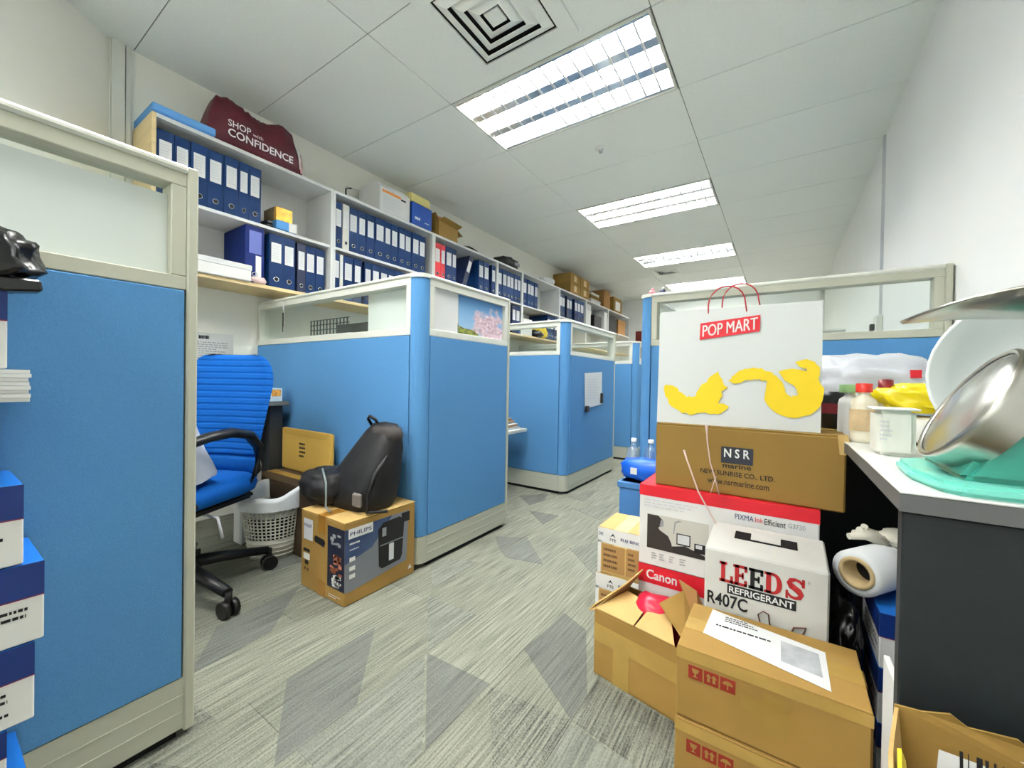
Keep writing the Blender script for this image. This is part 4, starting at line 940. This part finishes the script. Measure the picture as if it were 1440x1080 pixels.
# carrier bag
t = thing('carrier_bag', 'white paper carrier bag with red logo and yellow shapes on the marine carton', 'bag', (-.126, 1.42, .736), -.0)
w2, dp, hh = .214, .055, .36
mb = MB(); NX, NZ = 24, 16; vs = []
def bagf(i, j, s):
    u, v = i/NX, j/NZ; x = -w2+2*w2*u; z = hh*v+(.0 if s < 0 else .012)*v; k = _n.noise(Vector((u*4, v*4, s)))*(.0012 if s < 0 else .006)
    y = s*dp*(1-.35*v)+k
    return (x*(1+.0*v), y, z)
for s in (-1, 1):
    vs = [bagf(i, j, s) for i in range(NX+1) for j in range(NZ+1)]; fs = [(i*(NZ+1)+j, (i+1)*(NZ+1)+j, (i+1)*(NZ+1)+j+1, i*(NZ+1)+j+1) for i in range(NX) for j in range(NZ)]
    mb.add(vs, fs, True)
for sx in (0, NX):
    sg = -1 if sx == 0 else 1
    a = [bagf(sx, j, -1) for j in range(NZ+1)]; b = [bagf(sx, j, 1) for j in range(NZ+1)]; c = [((p[0]+q[0])/2-sg*.03*(j/NZ), (p[1]+q[1])/2, (p[2]+q[2])/2) for j, (p, q) in enumerate(zip(a, b))]
    vs = a+c+b; n = NZ+1
    mb.add(vs, [(k*n+j, (k+1)*n+j, (k+1)*n+j+1, k*n+j+1) for k in range(2) for j in range(NZ)], False)
mb.add([(-w2, -dp, .001), (w2, -dp, .001), (w2, dp, .001), (-w2, dp, .001)], [(0, 1, 2, 3)])
obj('bag_body', mb, mat('carrier_paper', (206, 209, 208), .5, bump=.3, bscale=14), t)
# front face frame follows the lean
f = Frame((-w2, -dp-.0016, 0), (1, 0, 0), Vector((0, dp*.35, hh))); 
decal(f, [(.122, .264), (.282, .283), (.283, .331), (.123, .316)], M_red, t, 'logo_block', .0005, .0012)
for k in range(3): text('POP MART', Frame(f.p(.1295+.0006*k, .273, 0), f.u+f.v*.11, f.v-f.u*.0), (0, .0, .147, .036), M_white, t, .002+.0001*k, 0)
M_yel = mat('yellow_print', (230, 198, 24), .5)
def brush(cx, cy, ro, ri, a0, a1, seed, name):
    rn = random.Random(seed); n = 26; o = []; q = []
    for k in range(n+1):
        a = (a0+(a1-a0)*k/n)*D2R; e = max(0., math.sin(math.pi*k/n))**.4
        r1 = ro*(1+rn.uniform(-.04, .04)); r2 = ri+(ro-ri)*.5*(1-e)+rn.uniform(-.003, .003)
        o.append((cx+r1*math.cos(a), cy+r1*math.sin(a))); q.append((cx+r2*math.cos(a), cy+r2*math.sin(a)))
    mb = MB()
    mb.add([f.p(a, b, .0008+.0003*seed) for a, b in o]+[f.p(a, b, .0008+.0003*seed) for a, b in q], [(k, k+1, n+2+k, n+1+k) for k in range(n)])
    obj(name, mb, M_yel, t)
brush(.105, .115, .085, .03, 175, 395, 1, 'yellow_arc'); brush(.165, .085, .05, .012, 40, 330, 2, 'yellow_arc')
brush(.365, .105, .068, .008, 130, 480, 3, 'yellow_ring'); brush(.27, .10, .075, .042, 40, 150, 4, 'yellow_stroke'); brush(.39, .165, .034, .006, -60, 130, 5, 'yellow_corner')
M_cord = mat('red_cord', (176, 40, 48), .6)
for s, xo, r in ((-1, 0, .05), (1, .03, .045)):
    y = s*dp*.62
    obj('handle', MB().tube([(-.07+xo, y, .33 if s < 0 else .37)]+[(-.02+xo+.05*math.cos(math.pi-a*math.pi/10)*1.0, y+.004*s, (.37 if s < 0 else .39)+.055*math.sin(a*math.pi/10)) for a in range(11)]+[(.034+xo, y, .34 if s < 0 else .37)], .0022, 6), M_cord, t)
# FUJI cartons
for k, (z, h) in enumerate(((0, .165), (.166, .168))):
    t, F = carton('small_carton', ['lower small brown carton with white banded label, beside the printer boxes', 'upper small brown carton with white banded label, beside the printer boxes'][k], -.479-.006*(1-k)+.012, 1.505, z, .17, .19, h, M_card2, 0, 'small cartons with white labels', along='y', tape=mat('clear_tape', (226, 206, 150), .2))
    f = F['front']; decal(f, (0, h-.055, .17, h-.002), M_white, t, 'label_band'); decal(f, (0, .0, .012, h-.05), M_white, t, 'label_edge'); decal(f, (.016, .012, .1, h-.06), mat('tan_print', (168, 130, 78), .6), t, 'printed_panel'); decal(f, (.105, .012, .165, h-.06), mat('tan_print', (168, 130, 78), .6), t, 'printed_panel')
    text('FUJI BINGO', f, (.085, h-.04, .169, h-.026), M_navyp, t, .0013, .018); text('FTE', f, (.045, h-.045, .068, h-.035), M_ink, t, .0013, .02); decal(f, [(.046, h-.03), (.056, h-.016), (.066, h-.03), (.056, h-.024)], M_ink, t, 'peak_mark', .001, .0014)
    text('ORE', f, (.002, h-.03, .02, h-.018), M_navyp, t, .0013, .015) if k else None
    scribble(f, .022, .02, .085, h-.068, 4, mat('brown_ink', (92, 66, 40), .7), t, seed=40+k); scribble(f, .112, .03, .14, h-.068, 4, mat('brown_ink', (92, 66, 40), .7), t, seed=44+k)
# refrigerant box
t = thing('refrigerant_box', 'tall white refrigerant box with a hand hole on top, before the printer boxes', 'box', (-.030, 1.215, 0)); W_, D_, H_ = .252, .17, .465; F = faces_of(W_, D_, H_)
M_dirty = mat('scuffed_white_card', (206, 206, 200), .6, var=.06, vscale=9)
# sloped top, rising to the back
obj('carton_wall', MB().prism([(-D_/2, 0), (D_/2, 0), (D_/2, H_+.003), (-D_/2, H_-.017)], -W_/2, W_/2, 'x'), M_dirty, t, .004)
sl = Vector((0, D_, .020)); ft = Frame((-W_/2, -D_/2, H_-.017), (1, 0, 0), sl)
decal(ft, (.058, .088, .095, .128), M_gap, t, 'hand_hole'); decal(ft, (.16, .088, .195, .128), M_gap, t, 'hand_hole'); decal(ft, (.058, .082, .195, .091), M_gap, t, 'hand_hole')
obj('hole_flap', MB().add([ft.p(.095, .092, .001), ft.p(.16, .092, .001), ft.p(.16, .124, .006), ft.p(.095, .124, .006)], [(0, 1, 2, 3)]), M_dirty, t)
bars(ft, [(.135, .0, .136, .08), (0, .0, W_, .0015)], M_lgrey, t, 'crease')
f = F['front']
M_lred = mat('leeds_red', (176, 34, 38), .5)
# heavy slab-serif letters
def slab(ch, x, y, w, h, m):
    s = h*.2; st = w*.3; R = []
    def rc(a, b, c, d): R.append([(x+a*w, y+b*h), (x+c*w, y+b*h), (x+c*w, y+d*h), (x+a*w, y+d*h)])
    if ch in 'LE':
        rc(.12, 0, .42, 1); rc(0, 0, 1, .14); rc(.8, .0, 1, .36 if ch == 'L' else .3)
        rc(0, .86, .56 if ch == 'L' else 1, 1)
        if ch == 'E': rc(.8, .7, 1, 1); rc(.4, .43, .75, .57); rc(.62, .34, .76, .66)
    if ch == 'D':
        rc(.1, 0, .38, 1); rc(0, 0, .55, .13); rc(0, .87, .55, 1)
        n = 10; o = [(.52+.46*math.sin(math.pi*i/n), .5-.5*math.cos(math.pi*i/n)) for i in range(n+1)]; q = [(.5+.2*math.sin(math.pi*i/n), .5-.37*math.cos(math.pi*i/n)) for i in range(n+1)]
        for i in range(n): R.append([(x+a*w, y+b*h) for a, b in (o[i], o[i+1], q[i+1], q[i])])
    if ch == 'S':
        c = [(.86, .76, .05), (.74, .88, .07), (.5, .93, .07), (.27, .87, .11), (.19, .74, .15), (.30, .61, .16), (.5, .52, .14), (.70, .42, .16), (.81, .28, .16), (.74, .13, .11), (.5, .07, .07), (.26, .12, .07), (.13, .25, .05)]
        n = len(c); e = []
        for k in range(n):
            a, b = c[max(0, k-1)], c[min(n-1, k+1)]; dx, dy = (b[0]-a[0]), (b[1]-a[1])*1.4; L = math.hypot(dx, dy); e.append((-dy/L, dx/L))
        for k in range(n-1):
            a, b = c[k], c[k+1]
            R.append([(x+(a[0]+e[k][0]*a[2])*w, y+(a[1]+e[k][1]*a[2])*h), (x+(a[0]-e[k][0]*a[2])*w, y+(a[1]-e[k][1]*a[2])*h), (x+(b[0]-e[k+1][0]*b[2])*w, y+(b[1]-e[k+1][1]*b[2])*h), (x+(b[0]+e[k+1][0]*b[2])*w, y+(b[1]+e[k+1][1]*b[2])*h)])
        rc(.84, .62, 1, 1); rc(0, 0, .14, .38)
    mb = MB()
    for q in R: mb.add([f.p(a, b, .0012) for a, b in q], [(0, 1, 2, 3)])
    obj('letter', mb, m, t)
H0 = .372
for ch_, x, m in (('L', .034, M_lred), ('E', .064, M_lred), ('E', .097, M_ink), ('D', .129, M_lred), ('S', .171, M_lred)):
    slab(ch_, x, H0, .03 if ch_ != 'D' and ch_ != 'S' else .036, .05, m)
text('R', f, (.213, H0+.042, .218, H0+.049), M_grey, t, .0012)
decal(f, (.052, .346, .192, .369), M_ink, t, 'word_block'); text('REFRIGERANT', f, (.056, .3495, .188, .3655), M_white, t, .0014, .02)
text('R407C', f, (.008, .310, .096, .342), M_ink, t, .0012, .02)
M_bl = mat('brown_line', (96, 52, 40), .6)
def outline(P, wd=.007, name='printed_line'):
    mb = MB(); P = [f.p(a, b, .0012) for a, b in P]
    mb.tube(P, wd/2, 4, flat=.4); obj(name, mb, M_bl, t)
outline([(.134, .25), (.118, .315), (.128, .326), (.139, .322), (.147, .25)]); outline([(.168, .25), (.188, .308), (.211, .315), (.206, .30), (.182, .25)])

# big cartons front
t, F = carton('fragile_carton', 'brown carton with red handling symbols and an address sheet, top of its stack', -.018, 1.015, .1555, .318, .2, .15, M_card, 0, 'brown cartons with red symbols', along='x'); FR1 = (t, F)
sh = (.035, .03, .275, .175)
s_ = decal(F['top'], [(.04, .075), (.262, .02), (.262, .15), (.045, .19)], M_paper, t, 'address_sheet', .001, .0014)
ft = F['top']; ft2 = Frame(ft.p(.045, .075, 0), ft.u-ft.v*.10, ft.v)
scribble(ft, .075, .148, .15, .175, 3, M_ink, t, 'handwriting', seed=21, h=.0018); scribble(ft, .06, .118, .17, .132, 1, M_ink, t, 'handwriting', seed=22, h=.0018)
scribble(ft, .055, .085, .15, .11, 3, M_lgrey, t, 'printed_lines', seed=23, h=.0018); decal(ft, [(.185, .065), (.252, .055), (.25, .135), (.185, .142)], mat('grey_photo', (176, 180, 184), .5, var=.2, vscale=30), t, 'grey_photo', .0014, .0018)
def symbols(f, t, x0, z0, s=.027):
    m = mat('brick_red_print', (140, 38, 22), .6); mc = M_card
    for i in range(3):
        a = x0+i*(s+.003); decal(f, (a, z0, a+s, z0+s), m, t, 'symbol')
        if i == 0: decal(f, [(a+.006, z0+.022), (a+.021, z0+.022), (a+.018, z0+.013), (a+.009, z0+.013)], mc, t, 'symbol_glass', .0009, .0012); decal(f, [(a+.012, z0+.013), (a+.015, z0+.013), (a+.015, z0+.007), (a+.019, z0+.005), (a+.008, z0+.005), (a+.012, z0+.007)], mc, t, 'symbol_stem', .0009, .0012)
        if i == 1:
            for q in (a+.006, a+.016): decal(f, [(q, z0+.006), (q+.005, z0+.006), (q+.005, z0+.016), (q+.008, z0+.016), (q+.0025, z0+.023), (q-.003, z0+.016), (q, z0+.016)], mc, t, 'symbol_arrow', .0009, .0012)
        if i == 2: decal(f, [(a+.004, z0+.014)]+[(a+.0135+.0095*math.cos(math.pi-k*math.pi/8), z0+.014+.008*math.sin(k*math.pi/8)) for k in range(1, 8)]+[(a+.023, z0+.014)], mc, t, 'symbol_umbrella', .0009, .0012); decal(f, (a+.0125, z0+.005, a+.0145, z0+.014), mc, t, 'symbol_handle', .0009, .0012)
symbols(F['front'], t, .024, .09)
obj('side_tape', MB().box(-.159, .159, -.1008, -.1, .125, .1475), M_tape, t)
bars(F['front'], [(.16, .04, .2, .115), (.12, .07, .16, .1)], mat('worn_tape', (156, 124, 58), .3), t, 'tape_patch', .0006)
t, F = carton('fragile_carton', 'brown carton with red handling symbols at the bottom of its stack, cut by frame', -.016, 1.012, 0, .322, .205, .1545, M_card, 0, 'brown cartons with red symbols', along='x')
symbols(F['front'], t, .024, .092); obj('side_tape', MB().box(-.161, .161, -.1033, -.1025, .13, .152), M_tape, t)
# open battered box
oc = open_carton('open_carton', 'battered open brown carton on the carpet left of the fragile cartons', -.309, 1.208, 0, .248, .20, .188, M_card, -.20, [], .005)
hb = .188
def flapmesh(pts, name='flap', m=M_card2):
    mb = MB(); P = [Vector(p) for p in pts]; nrm = (P[1]-P[0]).cross(P[2]-P[0]).normalized()*.004
    n = len(P); mb.add(P+[p+nrm for p in P], [tuple(range(n))[::-1], tuple(range(n, 2*n))]+[(i, (i+1) % n, n+(i+1) % n, n+i) for i in range(n)]); return obj(name, mb, m, oc)
flapmesh([(-.124, -.10, hb), (-.124, .10, hb), (-.075, .095, hb+.075), (-.085, .0, hb+.055), (-.13, -.095, hb+.012), (-.145, -.10, hb-.008)])
flapmesh([(-.122, -.098, hb+.002), (.0, -.098, hb+.002), (-.012, .02, hb+.014), (-.09, .03, hb+.018)])
flapmesh([(.004, -.098, hb+.002), (.115, -.098, hb+.002), (.06, .0, hb+.02), (.0, .03, hb+.018)])
rf = flapmesh([(.124, -.06, hb), (.124, .10, hb), (.06, .085, hb+.06), (.035, -.02, hb+.052)], m=M_card)
flapmesh([(.128, .02, hb), (.124, .10, hb), (.09, .10, hb+.065), (.04, .10, hb+.08)], m=M_cardD)
obj('side_tape', MB().box(-.06, -.01, -.1012, -.10, .0, .12).box(-.124, .124, -.101, -.10, .10, .15), M_tape, oc)
t = thing('red_pouch', 'red plastic pouch showing inside the battered open carton', 'pouch', (-.30, 1.235, .006))
obj('pouch', MB().blob((0, 0, .13), (.07, .06, .095), 3, .15, .8, 3, -.125), mat('crimson_plastic', (196, 26, 58), .3), t)
# corner carton at the bottom right
oc = open_carton('open_carton', 'open brown carton with a barcode sheet in the lower right corner', .335, .585, 0, .40, .25, .36, M_card, 0., [], .005)
P = [(-.21, .125, .36), (.2, .125, .36), (.2, .135, .452), (.05, .135, .456), (-.09, .134, .450), (-.10, .132, .458), (-.14, .133, .452), (-.155, .132, .462), (-.18, .131, .454), (-.206, .13, .452)]
flapmesh(P, m=M_card3)
flapmesh([(-.2, -.12, .36), (-.2, .12, .36), (-.206, .128, .450), (-.222, .06, .446), (-.228, .03, .451), (-.25, -.12, .44)], m=M_card2)
flapmesh([(.196, -.12, .36), (.196, .12, .36), (.19, .12, .45), (.19, -.1, .45)], m=M_card2)
flapmesh([(-.2, -.125, .36), (.2, -.125, .36), (.2, -.17, .27), (-.2, -.17, .27)], m=M_card2)
fb = Frame((-.21, .124, .36), (1, 0, 0), (0, .1, .9)); decal(fb, [(.035, -.06), (.30, -.06), (.30, .072), (.046, .077)], M_paper, oc, 'barcode_sheet', .0055, .0062)
bars(fb, [(.062+i*.007, .022, .062+i*.007+random.choice((.001, .002, .003, .005)), .064) for i in range(30)], M_ink, oc, 'barcode', .0066)
bars(fb, [(.055+i*.007, -.05, .055+i*.007+random.choice((.001, .002, .003, .005)), .012) for i in range(31)], M_ink, oc, 'barcode', .0066)
flapmesh([(-.217, .05, .4475), (-.2435, -.115, .4415), (-.2355, -.115, .425), (-.213, .05, .435)], 'yellow_tape', M_yel); flapmesh([(-.208, .055, .425), (-.226, -.10, .415), (-.212, -.10, .388), (-.203, .055, .395)], 'clear_tape', mat('shiny_tape', (206, 200, 180), .12))

# ---------------------------------------------------------------- right-hand desk and what is on it
t = thing('office_desk', 'long desk along the right wall with a white top and dark end panel', 'desk', (.34, 1.4, 0))
M_top = mat('white_laminate', (222, 224, 220), .35)
pts = [(.138, .765), (.54, .765), (.54, 2.236), (-.28, 2.236), (-.28, 1.96), (-.20, 1.93), (-.06, 1.86), (.06, 1.73), (.115, 1.55), (.138, 1.3)]
pts = [(x-.34, y-1.4) for x, y in pts]
obj('desktop', MB().prism(pts, .7165, .72), M_top, t, .001)
pts2 = [(x*.998, y*.999) for x, y in pts]
obj('desktop_edge', MB().prism([(x+(.0005 if x < 0 else 0), y) for x, y in pts], .692, .716), mat('grey_edge', (92, 94, 94), .5), t)
M_panel = mat('charcoal_panel', (27, 33, 36), .6, var=.06, vscale=60)
obj('end_panel', MB().box(-.197, .198, -.625, -.60, .0, .69), M_panel, t, .002)
obj('under_desk_dark_panel', MB().box(.17, .185, -.60, .33, .1, .69), M_dark, t); obj('under_desk_dark_panel', MB().box(-.52, .19, .35, .368, .02, .69), M_dark, t); obj('end_panel', MB().box(-.61, -.59, .58, .83, 0, .69), M_dark, t)  # two inner dark panels added to stand in for under-desk shade
# kitchen scale
t = thing('kitchen_scale', 'teal spring scale with a metal pan and slanted dial on the desk end', 'scale', (.30, .90, .72))
M_teal = mat('teal_enamel', (46, 150, 132), .3, spec=.6); M_pan = mat('brushed_steel', (186, 184, 176), .28, 1., var=.1, vscale=8); M_tealp = mat('pale_teal_plastic', (120, 208, 192), .3)
obj('base_skirt', MB().prism([(-.135, -.03), (-.118, -.108), (-.10, -.125), (.16, -.125), (.16, .11), (-.10, .11), (-.13, .08)], 0, .018), M_tealp, t, .006, 2)
sk = [(-.10, .018), (.15, .018), (.15, .205), (.03, .205), (.005, .185)]
obj('scale_body', MB().prism(sk, -.105, .095, 'y'), M_teal, t, .008, 2)
ax = Vector((-.87, -.0, .5)).normalized(); c0 = Vector((-.066, -.04, .115)); uu = Vector((.05, -1, 0)).normalized(); uu = (uu-ax*uu.dot(ax)).normalized(); vv = ax.cross(uu)
def ringpts(r, h, n=36): return [c0+ax*h+(uu*math.cos(2*math.pi*k/n)+vv*math.sin(2*math.pi*k/n))*r for k in range(n)]
def lath(prof, n=36):
    mb = MB(); vs = [p for r, h in prof for p in ringpts(r, h, n)]
    return mb.add(vs, [(i*n+k, i*n+(k+1) % n, (i+1)*n+(k+1) % n, (i+1)*n+k) for i in range(len(prof)-1) for k in range(n)], True)
obj('dial_ring', lath([(.088, -.03), (.092, .004), (.092, .012), (.088, .015), (.084, .012)]), M_pan, t)
obj('dial_face', lath([(.084, .011), (.07, .015), (.04, .019), (0, .02)]), mat('dial_metal', (176, 176, 170), .22, .85, var=.15, vscale=4), t)
obj('pan_post', MB().tube([(.055, 0, .185), (.055, 0, .255)], .022, 14), M_black, t)
mb = MB(); n = 40
prof = [(0, .255), (.045, .255), (.10, .262), (.155, .285), (.158, .289), (.10, .268), (.0, .26)]
vs = [(.055+r*1.25*math.cos(2*math.pi*k/n), r*.78*math.sin(2*math.pi*k/n), z-.008-.03*(1 if r > .12 else 0)*abs(math.cos(2*math.pi*k/n))**3) for r, z in prof for k in range(n)]
mb.add(vs, [(i*n+k, i*n+(k+1) % n, (i+1)*n+(k+1) % n, (i+1)*n+k) for i in range(len(prof)-1) for k in range(n)], True); obj('pan', mb, M_pan, t)
# pale basin leaning behind the scale
t = thing('plastic_basin', 'pale grey round plastic basin standing on edge behind the scale', 'basin', (.415, 1.16, .722))
mb = MB(); ax2 = Vector((-.35, -.93, .1)).normalized(); u2 = ax2.cross(Vector((0, 0, 1))).normalized(); v2 = u2.cross(ax2); c2 = Vector((0, 0, .165)); n = 40
pr = [(.0, -.03), (.10, -.028), (.14, -.01), (.16, .03), (.166, .03), (.146, -.016), (.10, -.034), (0, -.036)]
mb.add([c2+ax2*h+(u2*math.cos(2*math.pi*k/n)+v2*math.sin(2*math.pi*k/n))*r for r, h in pr for k in range(n)], [(i*n+k, i*n+(k+1) % n, (i+1)*n+(k+1) % n, (i+1)*n+k) for i in range(len(pr)-1) for k in range(n)], True)
obj('basin_shell', mb, mat('pale_plastic', (226, 228, 228), .35), t)
# tub, bottles, bags
t = thing('measuring_tub', 'translucent white plastic tub at the front of the desk things', 'tub', (.197, 1.165, .7205))
obj('tub_wall', MB().prism([(-.030, -.034), (.030, -.034), (.034, .034), (-.034, .034)], 0, .094), mat('milky_plastic', (228, 228, 218), .4), t, .008, 2)
obj('rim', MB().box(-.038, .036, -.038, .038, .0945, .099), M_white, t, .003); scribble(Frame((-.03, -.0345, 0), (1, 0, 0), (0, 0, 1)), .004, .03, .025, .075, 5, M_lgrey, t, 'scale_marks', seed=3)
def bottle(label, x, y, r, h, m, cap, capm, loc_name='plastic_bottle'):
    t = thing(loc_name, label, 'bottle', (x, y, .7205)); obj('bottle_body', MB().lathe([(0, 0), (r, 0), (r*1.02, .01), (r, h*.75), (r*.9, h*.85), (r*.45, h*.93), (r*.42, h)], n=20), m, t)
    obj('cap', MB().lathe([(cap, h), (cap, h+.022), (0, h+.023)], n=16), capm, t); return t
M_milk = mat('white_bottle', (226, 218, 196), .35, var=.06, vscale=12)
b = bottle('off-white plastic bottle with a red cap left of the white tub', .174, 1.36, .027, .128, M_milk, .017, mat('red_cap', (206, 44, 30), .4)); obj('label', MB().lathe([(.0285, .03), (.0285, .085)], n=20), mat('aged_label', (206, 180, 140), .6, var=.2, vscale=30), b)
b = bottle('pale bottle with a green collar behind the red-capped bottle', .157, 1.46, .026, .125, M_white, .024, mat('green_cap', (130, 170, 110), .5))
b = bottle('small bottle with a dark red tilted cap on the desk', .232, 1.47, .022, .14, M_milk, .016, mat('dark_red_cap', (120, 16, 24), .4))
t = thing('drink_can', 'dark bottle with a dull red label in the shade beside the carrier bag', 'bottle', (.128, 1.56, .7205)); obj('can_body', MB().lathe([(0, 0), (.033, 0), (.034, .11), (.026, .125), (0, .125)], n=18), M_black, t); obj('label', MB().lathe([(.0345, .06), (.0345, .09)], n=18), mat('maroon_label', (120, 20, 34), .5), t)
t = thing('plastic_bag', 'crumpled white plastic bag heaped in front of the blue partition', 'bag', (.235, 1.84, .721)); obj('bag_body', MB().blob((0, 0, .12), (.19, .13, .125), 11, .22, .75, 4, -.12), mat('white_bag_film', (196, 200, 208), .3, bump=.5, bscale=20), t); obj('red_mark', MB().box(.09, .115, -.135, -.125, .17, .195), M_red, t)
t = thing('plastic_bag', 'bright yellow plastic bag lying on white packets on the desk', 'bag', (.30, 1.47, .7935)); obj('bag_body', MB().blob((0, 0, .035), (.085, .08, .042), 12, .25, .7, 4, -.03), mat('yellow_bag_film', (228, 206, 22), .3, bump=.4, bscale=20), t)
obj('tail', MB().tube([(-.03, -.07, .03), (.01, -.09, .02), (.02, -.095, -.04), (.03, -.1, -.06)], .007, 6, flat=.4), mat('yellow_bag_film', (0, 0, 0)), t)
t = thing('packet', 'white plastic packet under the yellow bag', 'packet', (.30, 1.44, .721)); obj('packet_body', MB().blob((0, 0, .035), (.08, .075, .034), 14, .15, .6, 3, -.034), mat('white_packet', (240, 240, 234), .35), t)
t = thing('clear_bottle', 'clear plastic bottle lying behind the yellow bag', 'bottle', (.34, 1.66, .752)); obj('bottle_body', MB().tube([(-.1, 0, 0), (.05, 0, 0), (.09, 0, 0), (.11, 0, 0)], [.03, .03, .02, .012], 16), M_plas, t); obj('cap', MB().tube([(.111, 0, 0), (.128, 0, 0)], .014, 12), mat('blue_cap', (40, 100, 190), .4), t)
# under the desk
t = thing('film_roll', 'thick roll of clear wrapping film lying under the desk edge', 'roll', (.222, 1.345, .4225), -.25)
n = 30; mb = MB()
R_, r_ = .052, .031
M_rollf = mat('film_white', (222, 226, 228), .25); M_core = mat('card_core', (188, 166, 124), .7)
def ring_y(r, y): return [(r*math.cos(2*math.pi*k/n), y, r*math.sin(2*math.pi*k/n)) for k in range(n)]
def tubey(prof): 
    m = MB(); return m.add([p for r, y in prof for p in ring_y(r, y)], [(i*n+k, i*n+(k+1) % n, (i+1)*n+(k+1) % n, (i+1)*n+k) for i in range(len(prof)-1) for k in range(n)], True)
rot = Matrix.Rotation(-.35, 4, 'Z')
def rz(mb): mb.v = [tuple(rot @ Vector(v)) for v in mb.v]; return mb
obj('core_shade', rz(tubey([(0, -.07), (r_-.004, -.07)])), M_gap, t); obj('film', rz(tubey([(r_+.006, -.12), (R_, -.12), (R_, .14), (r_, .14)])), M_rollf, t); obj('core', rz(tubey([(0, .139), (r_-.004, .139), (r_-.004, -.122), (r_, -.124), (r_+.006, -.123), (r_+.006, -.118)])), M_core, t)  # near-black disc within the core paints its shaded depth
M_hpb = mat('toner_blue', (22, 104, 190), .45); M_hpd = mat('toner_navy', (10, 42, 110), .45)
def toner(label, cx, cy, z, w, d, h, faces, group, top=M_hpb, rotz=0., name='toner_box'):
    t = thing(name, label, 'box', (cx, cy, z), rotz, group); F = faces_of(w, d, h)
    obj('carton', MB().box(-w/2, w/2, -d/2, d/2, 0, h-.003), M_white, t, .002); obj('lid', MB().box(-w/2, w/2, -d/2, d/2, h-.003, h), top, t, .001)
    for k in faces:
        Lk = w if k in ('front', 'back') else d; f = F[k]
        decal(f, (0, h*.58, Lk, h), M_hpd, t, 'blue_band'); decal(f, (0, h*.565, Lk, h*.58), mat('maroon_rule', (120, 30, 60), .5), t, 'red_rule')
        scribble(f, Lk*(.72 if k == 'right' else .2), h*.14, Lk*.96, h*.48, 4, M_ink, t, seed=int(z*100)+3)
    return t, F
for k, l in enumerate(('bottom', 'middle', 'topmost')):
    toner(f'{l} blue and white toner box of three under the right desk', .273, 1.30, .1225*k, .17, .22, .1215, ('front', 'left'), 'toner boxes under the right desk')
t = thing('work_gloves', 'off-white knitted work gloves on the film roll', 'gloves', (.22, 1.34, .476))
for i in range(4): obj('finger', MB().tube([(.0, .012*i, .005), (-.04, -.01+.014*i, .015), (-.075+.012*i, -.03+.016*i, .012+.006*i)], [.013, .011, .008], 8), mat('knit_cotton', (226, 222, 206), .9, bump=.5, bscale=200), t)
obj('palm', MB().blob((.05, .02, .014), (.06, .04, .02), 3, .15, .8, 3), mat('knit_cotton', (0, 0, 0)), t)
t = thing('bin_bag', 'black plastic rubbish bag stuffed between the white box and the desk', 'bag', (.137, 1.30, 0)); obj('bag_body', MB().blob((0, 0, .18), (.034, .12, .165), 15, .15, .75, 4, -.18), mat('black_bag_film', (14, 14, 16), .25, bump=.6, bscale=25), t)
t = thing('white_board_strip', 'narrow white board standing against the dark desk end', 'board', (.152, .85, .0)); obj('board', MB().box(-.004, .004, -.05, .05, 0, .42), M_white, t, .001); obj('edge', MB().box(-.0045, .0045, -.051, -.05, 0, .42), M_lgrey, t)

# ---------------------------------------------------------------- boxes by the near left partition
xf = -1.0
ST = [(0, .094, .10), (.095, .108, .11), (.204, .099, .086), (.304, .125, .114), (.43, .128, .124), (.559, .128, .102)]
names = ['bottom', 'second lowest', 'third lowest', 'fourth lowest', 'second highest', 'topmost']
for i, (z, h, ye) in enumerate(ST):
    toner(f'{names[i]} blue and white toner box of the stack by the left partition', xf-.083, ye-.17, z, .166, .34, h-.001, ('right',), 'toner boxes by the left partition', name='toner_box')
t0 = [o for o in COL.objects if o.get('label', '').startswith('topmost blue')][0]
f = faces_of(.166, .34, .127)['right']
mb = [(.31+.02*math.cos(k*2*math.pi/24)*(1+.08*(k % 2)), .068+.02*math.sin(k*2*math.pi/24)*(1+.08*(k % 2))) for k in range(24)]
decal(f, mb, mat('gold_seal', (216, 160, 60), .4), t0, 'gold_seal', .001, .0016); decal(f, [(.31+.013*math.cos(k*.524), .068+.013*math.sin(k*.524)) for k in range(12)], mat('seal_red', (150, 40, 40), .4), t0, 'seal_centre', .0016, .002)
text('€', f, (.318, .012, .326, .022), M_ink, t0, .0014)
toner('blue toner box set back above the left stack', xf-.083, -.15, .688, .166, .34, .129, ('right',), 'toner boxes by the left partition')
t = thing('paper_ream', 'thick ream of white paper sticking out of the left box stack', 'paper', (xf-.083, -.04, .8175))
for i in range(8): obj('sheets', MB().box(-.083+random.uniform(-.002, .002), .083+random.uniform(-.002, .004), -.14, .148+random.uniform(-.004, .003), i*.0064, i*.0064+.006), M_paper, t)
toner('white toner box with blue lid above the paper ream', xf-.083, -.085, .8695, .166, .34, .13, ('right',), 'toner boxes by the left partition')
t = thing('bin_bag', 'shiny black plastic bag on top of the left box stack', 'bag', (xf-.075, .03, 1.0)); obj('bag_body', MB().blob((0, 0, .045), (.085, .092, .048), 18, .2, .65, 4, -.043), mat('black_bag_film', (0, 0, 0)), t); obj('folded_edge', MB().prism([(.0, .0), (.05, -.012), (.09, -.006), (.088, .012), (.02, .01)], .05, .088, 'x'), mat('black_bag_film', (0, 0, 0)), t, .003)

flush_texts()
